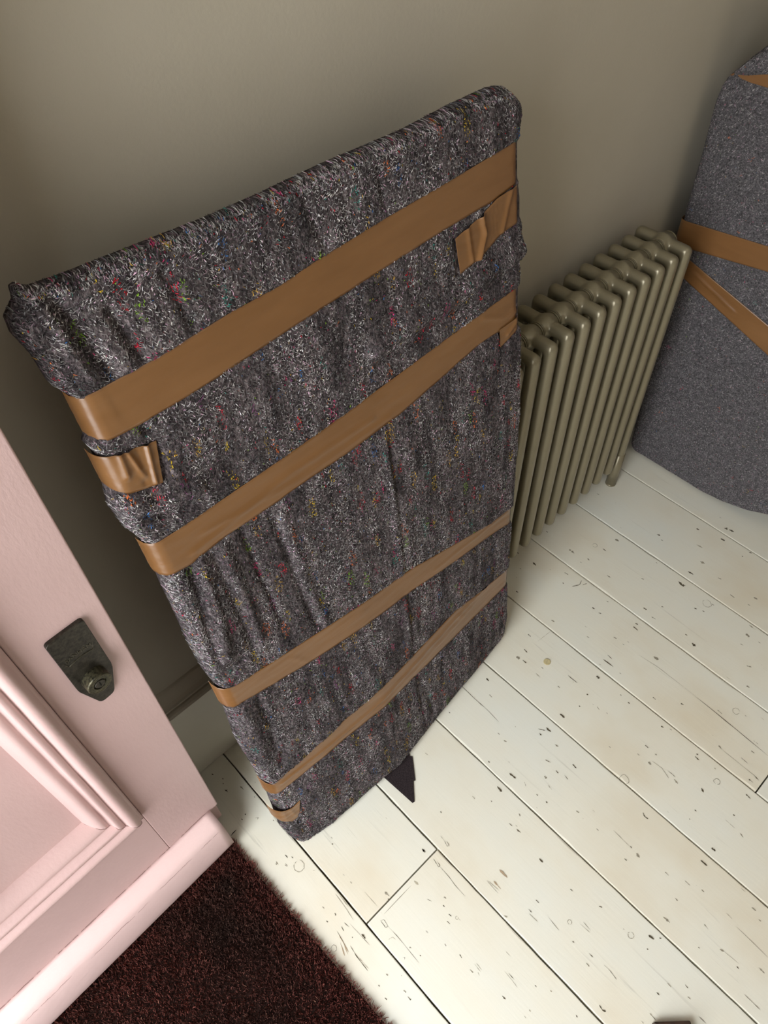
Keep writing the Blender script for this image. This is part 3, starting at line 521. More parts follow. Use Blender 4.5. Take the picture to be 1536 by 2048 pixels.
def fibres(wr, rs, n, lmin, lmax, wmin, wmax, vert, lift, skip=None, **kw):
    U = rs.uniform(0.002, 0.998, n); Wg = rs.uniform(0.002, 0.998, n)
    q = rs.rand(n)                                  # the rounded rims need as many fibres per area as the face
    U = np.where(q < 0.030, rs.rand(n)*0.012/wr.Wd, np.where(q < 0.052, 1-rs.rand(n)*0.012/wr.Wd, U))
    Wg = np.where((q > 0.955), 1-rs.rand(n)*0.012/wr.Hd, np.where((q > 0.935), rs.rand(n)*0.012/wr.Hd, Wg))
    p, nn = wr.at(U, Wg)
    if skip is not None:
        k = ~skip(p[:, 0], p[:, 2]); U, Wg, p, nn = U[k], Wg[k], p[k], nn[k]; n = len(U)
    ang = np.where(rs.rand(n) < vert, rs.normal(math.pi/2, 0.45, n), rs.uniform(0, math.pi, n))
    L = rs.uniform(lmin, lmax, n); curl = rs.normal(0, 1.5, n)
    K = 4; t = np.linspace(-0.5, 0.5, K)
    th = ang[:, None]+curl[:, None]*t[None, :]
    dU = np.cumsum(np.cos(th), 1)*L[:, None]/K; dW = np.cumsum(np.sin(th), 1)*L[:, None]/K
    dU -= dU.mean(1, keepdims=True); dW -= dW.mean(1, keepdims=True)
    UU = np.clip(U[:, None]+dU/wr.Wd, 0.0, 0.99999); WW = np.clip(Wg[:, None]+dW/wr.Hd, 0.0, 0.99999)
    P, N = wr.at(UU, WW)
    hh = (lift*(0.35+rs.rand(n)))[:, None]*(0.4+np.abs(np.sin(np.linspace(0.2, 2.9, K)))[None, :])+rs.normal(0, lift*0.25, (n, K))
    P = P+N*hh[..., None]
    tg = P[:, -1]-P[:, 0]; wd = np.cross(N.mean(1), tg); wd /= np.linalg.norm(wd, axis=1, keepdims=True)+1e-9
    wd = wd+N.mean(1)*rs.normal(0, 0.5, (n, 1)); wd /= np.linalg.norm(wd, axis=1, keepdims=True)+1e-9
    return ribbons(P, wd, rs.uniform(wmin, wmax, n), fibre_cols(rs, n, p[:, 0], p[:, 2], rim=np.minimum(np.minimum(U, 1-U)*wr.Wd, np.minimum(Wg, 1-Wg)*wr.Hd) < 0.013, **kw))

# ------------------------------------------------------------------ the big wrapped panel leaning on the radiator
T1 = 0.0245; LEAN = math.atan(0.17/1.12)
panel = empty('wrapped_parcel', (-0.865, -0.26+T1/math.cos(LEAN), 0.001), (-LEAN, 0, 0))
tag(panel, 'tall flat parcel in knitted grey fleck blanket, banded with brown tape, leaning against the radiator', 'parcel')
Lrim = [(-0.300, 0.0), (-0.3085, 0.012), (-0.3150, 0.040), (-0.3205, 0.085), (-0.3190, 0.125), (-0.3165, 0.165), (-0.3150, 0.20), (-0.3135, 0.235), (-0.3150, 0.275), (-0.3155, 0.32), (-0.3185, 0.37), (-0.3195, 0.41),
        (-0.3165, 0.46), (-0.3125, 0.51), (-0.3115, 0.558), (-0.3165, 0.60), (-0.3175, 0.66), (-0.3150, 0.72), (-0.3140, 0.78), (-0.3125, 0.800), (-0.3125, 0.860), (-0.3215, 0.885), (-0.3255, 0.92), (-0.3210, 0.94),
        (-0.3150, 0.965), (-0.3150, 0.990), (-0.3185, 1.002), (-0.3115, 1.012), (-0.3110, 1.055), (-0.3215, 1.075), (-0.3235, 1.105), (-0.3300, 1.130), (-0.3285, 1.145), (-0.3150, 1.156), (-0.3135, 1.166), (-0.3085, 1.167)]
Trim = [(-0.3085, 1.167), (-0.300, 1.160), (-0.27, 1.157), (-0.2316, 1.155), (-0.1253, 1.1495), (-0.0565, 1.1481), (0.0257, 1.149), (0.1418, 1.146), (0.2227, 1.149), (0.285, 1.149), (0.306, 1.1445), (0.317, 1.134), (0.3215, 1.120)]
Brim = [(-0.300, 0.0), (-0.29, -0.0005), (-0.1, 0.0), (0.1, 0.0), (0.29, 0.0), (0.306, 0.006), (0.315, 0.016)]
Rrim = [(0.315, 0.016), (0.3205, 0.040), (0.3225, 0.09), (0.3205, 0.2), (0.3215, 0.28), (0.3200, 0.45), (0.3235, 0.56), (0.3245, 0.68), (0.3225, 0.80), (0.3215, 0.86), (0.3245, 0.93), (0.3240, 1.0), (0.3190, 1.03), (0.3190, 1.085), (0.3225, 1.10), (0.3215, 1.120)]
TAPES = {
 'a': ([(-0.322, 1.061), (-0.308, 1.056), (-0.28, 1.056), (-0.225, 1.056), (-0.134, 1.062), (-0.071, 1.062), (-0.026, 1.067), (0.091, 1.074), (0.195, 1.078), (0.33, 1.085)],
       [(-0.322, 1.016), (-0.314, 1.003), (-0.272, 1.0), (-0.207, 1.0), (-0.086, 1.009), (0.082, 1.019), (0.18, 1.024), (0.264, 1.025), (0.307, 1.031), (0.33, 1.031)]),
 'b': ([(-0.322, 0.857), (-0.308, 0.856), (-0.282, 0.855), (-0.219, 0.856), (-0.128, 0.858), (-0.013, 0.863), (0.138, 0.873), (0.33, 0.885)],
       [(-0.322, 0.809), (-0.313, 0.803), (-0.277, 0.798), (-0.223, 0.804), (-0.143, 0.802), (-0.025, 0.803), (0.067, 0.807), (0.223, 0.831), (0.33, 0.831)]),
 'c': ([(-0.322, 0.563), (-0.317, 0.563), (-0.289, 0.551), (-0.139, 0.528), (0.048, 0.501), (0.252, 0.441), (0.33, 0.432)],
       [(-0.322, 0.51), (-0.311, 0.51), (-0.285, 0.506), (-0.151, 0.477), (0.041, 0.449), (0.293, 0.396), (0.33, 0.385)]),
 'd': ([(-0.322, 0.279), (-0.317, 0.279), (-0.304, 0.261), (-0.149, 0.281), (0.017, 0.282), (0.145, 0.287), (0.308, 0.25), (0.33, 0.25)],
       [(-0.322, 0.228), (-0.31, 0.228), (-0.295, 0.226), (-0.16, 0.228), (0.008, 0.22), (0.14, 0.209), (0.307, 0.198), (0.33, 0.198)]),
 'e': ([(-0.322, 0.991), (-0.317, 0.99), (-0.289, 0.981), (-0.258, 0.975)],
       [(-0.322, 0.945), (-0.32, 0.938), (-0.269, 0.924)]),
 'f': ([(0.192, 1.006), (0.236, 1.015), (0.272, 1.027), (0.33, 1.031)],
       [(0.197, 0.956), (0.239, 0.963), (0.28, 0.978), (0.33, 0.98)]),
 'g': ([(0.272, 0.835), (0.3, 0.836), (0.33, 0.84)],
       [(0.272, 0.805), (0.3, 0.812), (0.33, 0.82)]),
 'h': ([(-0.322, 0.186), (-0.306, 0.164), (-0.29, 0.158), (-0.276, 0.161)],
       [(-0.322, 0.145), (-0.303, 0.114), (-0.292, 0.114), (-0.284, 0.131)]),
}
def tape_mask(x, z, soft=0.004, keys='abcdefgh'):
    m = np.zeros_like(x)
    for k in keys:
        up, lo = TAPES[k]; up = np.array(up); lo = np.array(lo)
        zu = np.interp(x, up[:, 0], up[:, 1]); zl = np.interp(x, lo[:, 0], lo[:, 1])
        inx = (x > min(up[0, 0], lo[0, 0])-0.002) & (x < max(up[-1, 0], lo[-1, 0])+0.001)
        q = np.clip((zu-z)/soft+0.5, 0, 1)*np.clip((z-zl)/soft+0.5, 0, 1)*inx
        m = np.maximum(m, q)
    return m
def twist(x, z):
    return np.interp(x, [-0.33, -0.195, -0.065, 0.055, 0.235, 0.33], [0.008, -0.006, -0.012, 0.004, 0.028, 0.040])*np.clip(1-z/0.66, 0, 1)
def disp1(x, z):
    tw = twist(x, z)
    lf = np.clip((-0.10-x)/0.2, 0, 1)
    D = 0.0030*fbm(x*9, z*5, 1, 3) + (0.0012+0.0022*lf)*fbm(x*42, z*5.5, 11, 3) + 0.0016*fbm(x*30, z*26, 21, 3)+0.0006*fbm(x*110, z*110, 31, 2)
    G = lambda pts, w: seg_bump(x, z, pts, w)
    D -= 0.0030*G([(0.041, 0.79), (0.039, 0.615), (0.034, 0.50), (0.024, 0.30), (0.022, 0.12), (0.026, 0.03)], 0.004)
    D += 0.0026*G([(0.033, 0.79), (0.029, 0.615), (0.024, 0.50), (0.015, 0.30), (0.012, 0.12)], 0.006)
    D -= 0.0060*G([(-0.279, 0.80), (-0.286, 0.742), (-0.300, 0.62)], 0.006)
    D += 0.0050*G([(-0.266, 0.80), (-0.270, 0.742), (-0.286, 0.62)], 0.007)
    D -= 0.0050*G([(-0.249, 0.79), (-0.246, 0.672), (-0.248, 0.575)], 0.006)
    D += 0.0040*G([(-0.236, 0.79), (-0.232, 0.672), (-0.236, 0.58)], 0.008)
    D -= 0.0040*G([(-0.205, 0.80), (-0.20, 0.70), (-0.196, 0.60)], 0.005)
    D -= 0.0040*G([(-0.159, 0.78), (-0.153, 0.637), (-0.144, 0.54)], 0.006)
    D += 0.0034*G([(-0.147, 0.78), (-0.141, 0.637), (-0.133, 0.54)], 0.008)
    D -= 0.0075*G([(-0.292, 1.150), (-0.283, 1.12), (-0.276, 1.09), (-0.270, 1.062)], 0.007)
    D += 0.0045*G([(-0.302, 1.14), (-0.298, 1.10), (-0.292, 1.07)], 0.008)
    D -= 0.0050*G([(-0.250, 1.12), (-0.244, 1.09), (-0.238, 1.064)], 0.006)
    D -= 0.0030*G([(-0.19, 1.13), (-0.18, 1.07)], 0.005)
    D -= 0.0028*G([(-0.02, 1.13), (-0.005, 1.08)], 0.005); D -= 0.0028*G([(0.08, 1.13), (0.085, 1.085)], 0.004)
    D += 0.0095*G([(0.325, 0.940), (0.208, 0.932), (0.117, 0.928), (0.042, 0.925)], 0.013)
    D -= 0.0040*G([(0.325, 0.918), (0.208, 0.908), (0.117, 0.902), (0.042, 0.90)], 0.007)
    D += 0.0060*G([(-0.312, 0.920), (-0.285, 0.900), (-0.24, 0.895)], 0.012)
    D -= 0.0050*G([(-0.300, 0.895), (-0.270, 0.878), (-0.235, 0.875)], 0.005)
    D -= 0.0050*G([(-0.262, 0.99), (-0.265, 1.0)], 0.005)
    D -= 0.0070*G([(-0.305, 0.590), (-0.285, 0.585), (-0.262, 0.592)], 0.008)
    D += 0.0050*G([(-0.300, 0.62), (-0.29, 0.66)], 0.012)
    D -= 0.0070*G([(-0.292, 0.292), (-0.280, 0.300), (-0.268, 0.325)], 0.009)
    D += 0.0045*G([(-0.300, 0.34), (-0.295, 0.42), (-0.30, 0.49)], 0.012)
    D -= 0.0040*G([(-0.276, 0.35), (-0.27, 0.42), (-0.272, 0.50)], 0.006)
    D -= 0.0030*G([(0.05, 0.04), (0.045, 0.10), (0.03, 0.20)], 0.006)
    D += 0.0050*G([(0.09, 0.05), (0.2, 0.06), (0.29, 0.08)], 0.03)
    D += 0.0030
    m = tape_mask(x, z, 0.008)
    D = D*(1-m)-0.0006*m
    tw = tw + 0.0
    return tw, D
wr = Wrap(Brim, Trim, Lrim, Rrim, T1, 0.015, 0.0235, 0.0023, disp1, 1)
cloth = link('blanket', wr.mesh('blanket'), M['felt'], panel)
rs = np.random.RandomState(8)
skip = lambda x, z: tape_mask(x, z, 0.0015) > 0.4
def stitches(wr):
    """rows of chevron chain stitches in pale thread"""
    cw, rh = 0.0064, 0.0056; nc = int(wr.Wd/cw); nr = int(wr.Hd/rh)
    c, r = np.meshgrid(np.arange(nc), np.arange(nr)); c = c.ravel().astype(float); r = r.ravel().astype(float); n = len(c)
    u0 = (c+0.5)*cw + 0.0022*fbm(c*0.2, r*0.06, 3, 2); v0 = (r+0.5)*rh + 0.0020*fbm(c*0.15, r*0.15, 4, 2)*2
    keep = rs.rand(n) < np.interp(v0, [0, 0.5, 0.8, 1.15], [0.70, 0.8, 0.93, 0.96])
    u0, v0 = u0[keep], v0[keep]; n = len(u0)
    sh = np.array([(-0.50, 0.30), (-0.26, -0.06), (0.0, -0.34), (0.24, -0.02), (0.50, 0.34)])
    jit = np.interp(v0, [0, 0.6, 0.85, 1.15], [0.26, 0.20, 0.09, 0.08])[:, None]
    sx = sh[None, :, 0]*cw*rs.uniform(0.88, 1.05, (n, 1))+rs.normal(0, 1, (n, 5))*cw*jit*0.6
    sz = sh[None, :, 1]*rh*rs.uniform(0.5, 1.2, (n, 1))+rs.normal(0, 1, (n, 5))*rh*jit
    UU = np.clip((u0[:, None]+sx)/wr.Wd, 0.001, 0.999); WW = np.clip((v0[:, None]+sz)/wr.Hd, 0.001, 0.999)
    P, N = wr.at(UU, WW)
    k = ~skip(P[:, 2, 0], P[:, 2, 2]); P, N = P[k], N[k]; n = len(P)
    P = P+N*(np.array([0.0001, 0.0009, 0.0012, 0.0009, 0.0001])[None, :, None]*rs.uniform(0.5, 1.3, (n, 1, 1)))
    px, pz = P[:, 2, 0], P[:, 2, 2]; b = rs.uniform(0.16, 0.42, n)*np.where(rs.rand(n) < 0.3, 0.35, 1.0)*np.clip(1.0+1.5*fbm(px*70, pz*14, 91, 3)+0.9*fbm(px*24, pz*7, 92, 2), 0.25, 2.0); b = np.clip(b, 0.01, 0.8); cols = np.stack([b, b*0.965, b*0.96], -1)
    return strands(P, rs.uniform(0.00032, 0.00062, n), cols)
V, F, C_ = stitches(wr); o = link('stitching', np_mesh('stitching', V, F, C_), M['fibre'], panel); o['kind'] = 'stuff'; o['label'] = 'pale grey chevron stitches'
V, F, C_ = fibres(wr, rs, 118000, 0.0016, 0.0060, 0.0004, 0.0010, 0.6, 0.0007, skip, dens=480, light=0.60, rad=0.0062, colored=0.6)
o = link('fluff', np_mesh('fluff', V, F, C_), M['fibre'], panel); o['kind'] = 'stuff'

def tape_on(parent, key, base, T, r, rz, xl, xr, twf, seed, wrapl=True, wrapr=True, wrinkle=0.0005, folds=(), tapes=TAPES, off=0.0016, ragged=False):
    up, lo = tapes[key]; up = np.array(up); lo = np.array(lo)
    x0, x1 = up[0, 0], up[-1, 0]; l0, l1 = lo[0, 0], lo[-1, 0]
    # arc parameter: points on the front, then round the left/right rim
    nS, nT = 150, 16
    s = np.linspace(0, 1, nS); t = np.linspace(0, 1, nT)
    S, Tt = np.meshgrid(s, t, indexing='ij')
    XU = x0+(x1-x0)*S; XL_ = l0+(l1-l0)*S
    ZU = np.interp(XU, up[:, 0], up[:, 1]); ZL = np.interp(XL_, lo[:, 0], lo[:, 1])
    X = XU*(1-Tt)+XL_*Tt; Z = ZU*(1-Tt)+ZL*Tt
    H = np.full(X.shape, T+off)
    def rim(X, H, sgn, xe):
        d = (xe-X)*sgn+0.0; R_ = r
        # distance inward from rim; past the rim the tape runs down the side
        inside = np.clip(d, -1, 1)
        a = np.clip((R_-inside)/(R_), 0, 3)           # 0 on the flat, 1 = quarter turn begins .. >1 down the side
        ang = np.clip(a, 0, 1)*math.pi/2
        xn = xe-sgn*(R_-R_*np.sin(ang))+sgn*off*np.sin(ang); hn = (T-rz)+rz*np.cos(ang)+off*np.cos(ang)
        down = np.clip(a-1, 0, 3)*R_*1.4; hn = hn-down
        m = a > 0
        X[m] = xn[m]; H[m] = np.maximum(hn[m], -0.0005)
        return X, H
    if wrapl: X, H = rim(X, H, -1, xl)
    if wrapr: X, H = rim(X, H, 1, xr)
    D = wrinkle*fbm(X*25+Z*20, Z*160+X*10, seed, 3)+0.0004*fbm(X*12, Z*30, seed+4, 2)
    for pts, w, a in folds: D = D+a*seg_bump(X, Z, pts, w)
    if ragged: Z = Z+0.0
    Y = -H-D+twf(X, Z)
    V = np.stack([X, Y, Z], -1).reshape(-1, 3)
    i, j = np.meshgrid(np.arange(nS-1), np.arange(nT-1), indexing='ij'); a = (i*nT+j).ravel()
    F = np.stack([a, a+nT, a+nT+1, a+1], -1)
    me = np_mesh('tape', V, F); o = link('tape', me, M['tape'], parent)
    md = o.modifiers.new('thick', 'SOLIDIFY'); md.thickness = 0.0003; md.offset = 1.0
    return o
kw = dict(base=None, T=T1, r=0.014, rz=0.022, xr=0.3195, twf=twist)
tape_on(panel, 'a', xl=-0.3120, seed=1, wrinkle=0.0003, folds=[([(-0.29, 1.06), (-0.285, 1.01)], 0.003, 0.0008)], **kw)
tape_on(panel, 'b', xl=-0.3135, seed=2, wrinkle=0.0006, folds=[([(-0.27, 0.812), (-0.12, 0.83), (0.02, 0.828)], 0.003, 0.0018), ([(-0.25, 0.83), (-0.1, 0.812), (0.05, 0.815)], 0.0025, 0.0014), ([(0.24, 0.87), (0.28, 0.85), (0.32, 0.845)], 0.003, 0.0016)], **kw)
tape_on(panel, 'c', xl=-0.3145, seed=3, wrinkle=0.0006, folds=[([(0.1, 0.45), (0.3, 0.43)], 0.003, 0.001), ([(-0.2, 0.52), (-0.18, 0.49)], 0.003, 0.0008)], **kw)
tape_on(panel, 'd', xl=-0.3150, seed=4, wrinkle=0.0007, folds=[([(-0.29, 0.25), (-0.1, 0.246), (0.1, 0.262), (0.3, 0.27)], 0.0035, 0.0030), ([(-0.2, 0.236), (0.0, 0.235), (0.2, 0.25)], 0.002, 0.0016)], **kw)
for k, fo, wl, wr_ in (('e', [([(-0.298, 0.985), (-0.300, 0.955)], 0.004, 0.0035), ([(-0.268, 0.985), (-0.276, 0.930)], 0.003, 0.0035), ([(-0.279, 0.985), (-0.286, 0.935)], 0.0035, -0.0012), ([(-0.290, 0.98), (-0.284, 0.945)], 0.003, 0.003)], True, False),
                   ('f', [([(0.240, 1.02), (0.245, 0.99), (0.232, 0.960)], 0.004, 0.005), ([(0.215, 1.01), (0.22, 0.965)], 0.004, 0.002), ([(0.30, 1.03), (0.28, 0.98)], 0.004, 0.002)], False, True),
                   ('g', [([(0.29, 0.82), (0.31, 0.83)], 0.004, 0.002)], False, True), ('h', [([(-0.300, 0.17), (-0.294, 0.13)], 0.004, 0.001)], True, False)):
    o = tape_on(panel, k, seed=9+ord(k), folds=fo, wrapl=wl, wrapr=wr_, wrinkle=0.0010, off=0.0030, xl={'e': -0.3165, 'h': -0.3225}.get(k, -0.319), **{q: v for q, v in kw.items()})

# ------------------------------------------------------------------ radiator
def rad_section():
    bm = bmesh.new()
    def tube(a, b, r, n=20, caps=True):
        a = Vector(a); b = Vector(b); d = b-a; L = d.length; M_ = Matrix.Translation((a+b)/2) @ d.to_track_quat('Z', 'Y').to_matrix().to_4x4()
        bmesh.ops.create_cone(bm, cap_ends=True, segments=n, radius1=r, radius2=r, depth=L, matrix=M_)
        for q in (a, b): 
            if caps: bmesh.ops.create_uvsphere(bm, u_segments=n, v_segments=12, radius=r, matrix=Matrix.Translation(q))
    zt, zb, r = 0.6825, 0.0855, 0.0128
    for y in (-0.116, -0.066, -0.016): tube((0, y, zb), (0, y, zt), r)
    for z in (zt, zb):
        tube((0, -0.116, z), (0, -0.016, z), r)
        for s in (-1, 1):
            M_ = Matrix.Translation((s*0.010, -0.066, z-0.004)) @ Matrix.Rotation(s*math.pi/2, 4, 'Y')
            bmesh.ops.create_cone(bm, cap_ends=True, segments=32, radius1=0.0232, radius2=0.0168, depth=0.020, matrix=M_)
    me = bm_mesh('radiator_section', bm); o = bpy.data.objects.new('tmp', me); COL.objects.link(o)
    m = o.modifiers.new('r', 'REMESH'); m.mode = 'VOXEL'; m.voxel_size = 0.0024; m.use_smooth_shade = True
    s = o.modifiers.new('s', 'SMOOTH'); s.factor = 0.5; s.iterations = 11
    dg = bpy.context.evaluated_depsgraph_get(); me2 = bpy.data.meshes.new_from_object(o.evaluated_get(dg)); bpy.data.objects.remove(o)
    smooth(me2); me2.name = 'radiator_section'; me2.materials.clear(); me2.materials.append(M['radiator']); return me2
rad = empty('radiator', (0, 0, 0))
tag(rad, 'bronze-green column radiator standing against the wall between the two wrapped parcels', 'radiator')
sec = rad_section()
bmn = bmesh.new()
for s in (-0.0185, 0.0185):
    bmesh.ops.create_cone(bmn, cap_ends=True, segments=40, radius1=0.0176, radius2=0.0176, depth=0.0022, matrix=Matrix.Translation((s*1.14, -0.066, 0)) @ Matrix.Rotation(math.pi/2, 4, 'Y'))
bmesh.ops.create_cone(bmn, cap_ends=True, segments=40, radius1=0.0158, radius2=0.0158, depth=0.0462, matrix=Matrix.Translation((0, -0.066, 0)) @ Matrix.Rotation(math.pi/2, 4, 'Y'))
nip = bm_mesh('hub', bmn, False)
for e in nip.polygons: e.use_smooth = len(e.vertices) == 4
nip.materials.append(M['radiator'])
for i in range(14):
    a = link('section', sec, None, rad, (-0.046*i, 0, 0))
    for z in (0.6785, 0.0815): link('hub', nip, None, a, (0, 0, z))
def leg(x, y):
    bm = bmesh.new()
    bmesh.ops.create_cone(bm, cap_ends=True, segments=24, radius1=0.0138, radius2=0.0134, depth=0.118, matrix=Matrix.Translation((x, y, 0.0598)))
    bmesh.ops.create_cone(bm, cap_ends=True, segments=24, radius1=0.0142, radius2=0.0138, depth=0.004, matrix=Matrix.Translation((x, y, 0.0025)))
    bmesh.ops.bevel(bm, geom=[e for e in bm.edges if all(v.co.z > 0.117 for v in e.verts)], offset=0.004, segments=3, affect='EDGES')
    me = bm_mesh('leg', bm)
    for p in me.polygons: p.use_smooth = len(p.vertices) == 4
    return link('leg', me, M['radiator'], rad)
for x in (0.0, -0.046*13):
    for y in (-0.1165, -0.0155): leg(x, y)

# ------------------------------------------------------------------ second wrapped piece by the right wall (local x = out of the back wall)
RT = 0.22
rp = empty('wrapped_board', (0.130+RT, 0.0, 0.001), (0, math.radians(1.2), -math.pi/2))
rp.rotation_euler = (Matrix.Rotation(math.radians(1.2), 4, 'Y') @ Matrix.Rotation(-math.pi/2, 4, 'Z')).to_euler()
tag(rp, 'curved-bottomed board wrapped in smooth grey fleck felt with crossing brown tapes, right of radiator', 'parcel')
RB = [(0.085, 0.004), (0.105, 0.0), (0.2, 0.0), (0.3, 0.0), (0.36, 0.008), (0.42, 0.026), (0.47, 0.052), (0.55, 0.105), (0.62, 0.175)]
RR = [(0.62, 0.175), (0.68, 0.27), (0.72, 0.40), (0.73, 0.60), (0.72, 0.80), (0.66, 0.95)]
RTt = [(0.024, 0.925), (0.032, 0.937), (0.043, 0.949), (0.060, 0.972), (0.085, 1.000), (0.115, 1.028), (0.17, 1.05), (0.35, 1.06), (0.50, 1.05), (0.62, 1.0), (0.66, 0.95)]
RL = [(0.085, 0.004), (0.076, 0.02), (0.072, 0.06), (0.062, 0.2), (0.045, 0.4), (0.026, 0.62), (0.021, 0.68), (0.018, 0.79), (0.013, 0.875), (0.016, 0.905), (0.024, 0.925)]
RTAPES = {
 'p': ([(-0.01, 0.644), (0.01, 0.647), (0.218, 0.669), (0.45, 0.694), (0.724, 0.718)], [(-0.01, 0.588), (0.063, 0.597), (0.237, 0.621), (0.45, 0.648), (0.726, 0.677)]),
 'q': ([(-0.01, 0.598), (0.08, 0.572), (0.28, 0.515), (0.5, 0.45), (0.695, 0.397)], [(-0.01, 0.556), (0.07, 0.530), (0.306, 0.451), (0.5, 0.39), (0.685, 0.336)]),
 'r': ([(0.035, 0.936), (0.072, 0.944), (0.103, 0.952), (0.3, 0.985), (0.6, 1.0)], [(0.030, 0.932), (0.072, 0.930), (0.111, 0.9306), (0.3, 0.94), (0.6, 0.955)])}
def rmask(x, z, soft):
    global TAPES
    sv = TAPES; TAPES = RTAPES; m = tape_mask(x, z, soft, 'pqr'); TAPES = sv; return m
def disp2(x, z):
    D = 0.0030*fbm(x*7, z*5, 51, 3)+0.0012*fbm(x*30, z*20, 61, 3)+0.0004*fbm(x*120, z*120, 71, 2)+0.002
    D += 0.0035*seg_bump(x, z, [(0.10, 0.50), (0.095, 0.30), (0.13, 0.1)], 0.02)
    D += 0.010*seg_bump(x, z, [(0.05, 0.955), (0.09, 0.985), (0.2, 1.01), (0.4, 1.02)], 0.022)
    m = rmask(x, z, 0.01); return 0*x, D*(1-m)-0.0005*m
wr2 = Wrap(RB, RTt, RL, RR, RT, 0.018, 0.018, 0.0042, disp2, 2)
link('felt_cover', wr2.mesh('felt_cover'), M['felt2'], rp)
skip2 = lambda x, z: rmask(x, z, 0.002) > 0.4
V, F, C_ = fibres(wr2, rs, 60000, 0.0018, 0.006, 0.0004, 0.0010, 0.0, 0.0003, skip2, dens=70, light=0.5, rad=0.006, colored=0.25, ext=1.2, streak=False)
g_ = C_.mean(1, keepdims=True); C_ = (g_+(C_-g_)*1.0)*0.78*np.array([1.04, 1.0, 1.0])+0.045
o = link('fluff', np_mesh('fluff', V, F, C_), M['fibre'], rp); o['kind'] = 'stuff'
zero = lambda X, Z: 0*X
kw2 = dict(base=None, T=RT, r=0.016, rz=0.016, xr=0.73, twf=zero, tapes=RTAPES, wrapr=False)
tape_on(rp, 'p', seed=31, xl=0.0205, wrinkle=0.0004, **kw2)
tape_on(rp, 'q', seed=32, xl=0.028, wrinkle=0.0005, off=0.0021, folds=[([(0.085, 0.553), (0.16, 0.525), (0.2, 0.51)], 0.003, 0.002)], **kw2)
tape_on(rp, 'r', seed=33, xl=-1, wrinkle=0.0004, **{**kw2, 'wrapr': False, 'off': 0.0022})

# ------------------------------------------------------------------ doormat
def make_mat():
    root = empty('doormat', (-1.262, -0.155, 0.0), (0, 0, math.radians(2.0)))
    tag(root, 'dark brown coir doormat with a reddish pile, lying under the pink door', 'doormat')
    WX, WY = 0.74, 0.92
    box('backing', -WX, -0.004, -WY, -0.003, 0.0006, 0.006, M['matbase'], root, 0.001)
    n = 150000; x = -WX*rs.rand(n)**1.25; y = -WY*rs.rand(n)**1.25
    edge = np.minimum(np.minimum(-x, x+WX), np.minimum(-y, y+WY))
    x = x + 0.0; h = 0.0085+0.0045*rs.rand(n)+0.003*fbm(x*30, y*30, 5, 3); h *= np.clip(0.55+edge/0.02, 0, 1)
    clump = fbm(x*210, y*210, 8, 2); clump2 = fbm(x*210, y*210, 18, 2)
    lean = np.stack([rs.normal(0, 0.0022, n)+0.004*clump, rs.normal(0, 0.0022, n)+0.004*clump2], -1)
    out = np.exp(-edge/0.004)[:, None]*0.004*np.stack([np.where(-x < 0.02, 1, 0), np.where(-y < 0.02, 1, 0)], -1)
    z0 = 0.003
    base = np.stack([x, y, np.full(n, z0)], -1); tip = base+np.c_[lean+out, h]
    mid = base*0.5+tip*0.5+np.c_[rs.normal(0, 0.0008, (n, 2)), np.zeros(n)]
    a = rs.rand(n)*6.283; wd = np.stack([np.cos(a), np.sin(a), 0*a], -1)
    red = np.clip(0.5+1.4*fbm(x*9+3, y*9, 77, 3)+0.6*np.exp(-edge/0.04), 0, 1)
    b = rs.uniform(0.45, 1.5, n)
    c = (np.array(lin(70, 50, 44)[:3])*(1-red[:, None])+np.array(lin(116, 64, 57)[:3])*red[:, None])*b[:, None]
    lt = rs.rand(n) < 0.02; c[lt] = np.array(lin(140, 100, 84)[:3])
    w = rs.uniform(0.0008, 0.0015, n)
    V, F, C_ = ribbons(np.stack([base, mid, tip], 1), wd, w, c)
    o = link('pile', np_mesh('pile', V, F, C_, sm=False), M['coir'], root); o['kind'] = 'stuff'
make_mat()

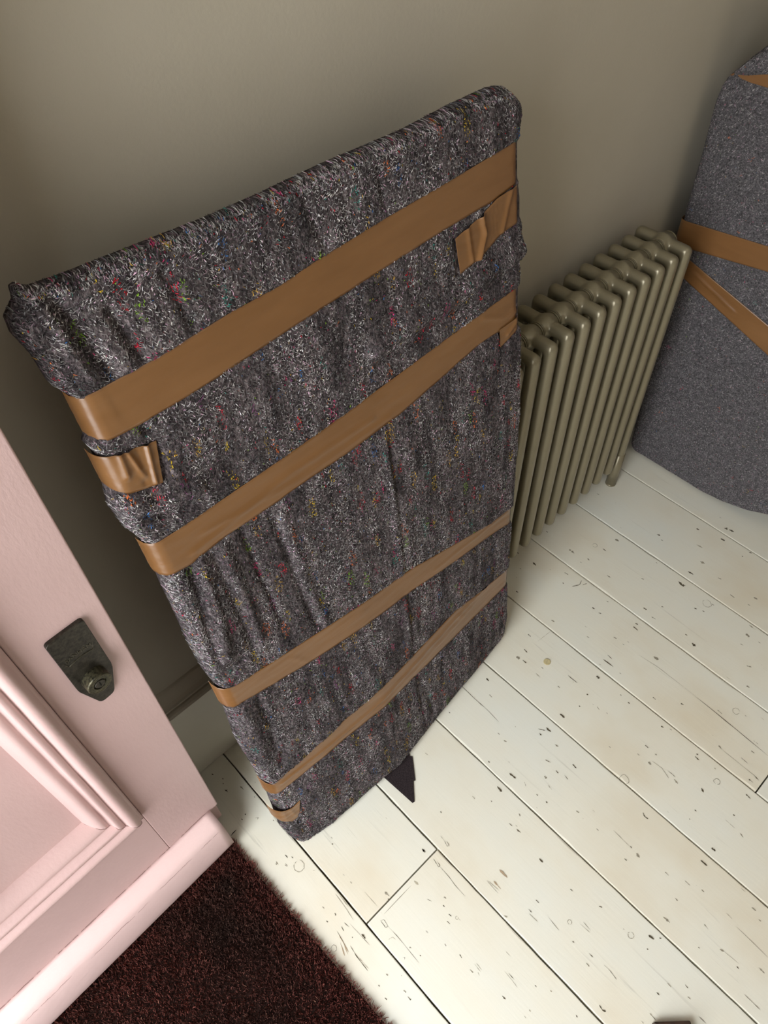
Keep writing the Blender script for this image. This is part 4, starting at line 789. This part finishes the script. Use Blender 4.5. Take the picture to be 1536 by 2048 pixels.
# ------------------------------------------------------------------ small things on the floor
def flat_thing(name, pts, z0, z1, mat, label, cat):
    cx = sum(p[0] for p in pts)/len(pts); cy = sum(p[1] for p in pts)/len(pts)
    bm = bmesh.new(); vs = [bm.verts.new((x-cx, y-cy, 0)) for x, y in pts]; f = bm.faces.new(vs)
    r = bmesh.ops.extrude_face_region(bm, geom=[f])
    for v in [v for v in r['geom'] if isinstance(v, bmesh.types.BMVert)]: v.co.z = z1-z0
    return tag(link(name, bm_mesh(name, bm), mat, None, (cx, cy, z0)), label, cat)
flat_thing('felt_scrap', [(-0.969, -0.2592), (-0.9629, -0.3413), (-0.9583, -0.3423), (-0.9305, -0.3117), (-0.9279, -0.3142), (-0.8973, -0.2756), (-0.9003, -0.2713), (-0.8839, -0.249), (-0.895, -0.236), (-0.955, -0.236)],
           0.0004, 0.0022, M['scrap'], 'black pointed scrap of felt with notched edge poking from under the tall parcel', 'felt scrap')
def rod(name, pts, r, mat, label, cat):
    P = np.array([pts], float); V, F, _ = strands(P, np.array([r*2]), np.zeros((1, 3))); c = V.mean(0)
    me = np_mesh(name, V-c, F); o = link(name, me, mat, None, tuple(c)); return tag(o, label, cat)
rod('splinter', [(-1.2577, -0.1432, 0.0012), (-1.253, -0.1420, 0.0016), (-1.2485, -0.1418, 0.0016), (-1.2443, -0.1411, 0.0012)], 0.0009, M['twig'], 'short dark splinter on the floor beside the lower corner of the pink door', 'splinter')
def disc():
    bm = bmesh.new(); bmesh.ops.create_cone(bm, cap_ends=True, segments=28, radius1=0.0078, radius2=0.0074, depth=0.0018)
    bmesh.ops.bevel(bm, geom=[e for e in bm.edges if all(v.co.z > 0 for v in e.verts)], offset=0.0005, segments=2, affect='EDGES')
    tag(link('wooden_disc', bm_mesh('wooden_disc', bm), M['tan'], None, (-0.5319, -0.3308, 0.0013)), 'small round tan disc on the white boards, right of the foot of the tall parcel', 'disc')
disc()
bk = box('wood_block', -0.030, 0.030, -0.030, 0.0, 0.0, 0.018, M['block'], None, 0.002)
bk.location = (-0.908, -0.8905, 0.0004); bk.rotation_euler = (0, 0, math.radians(-42))
tag(bk, 'dark brown block on the floorboards, barely showing at the bottom edge of the photo', 'block')
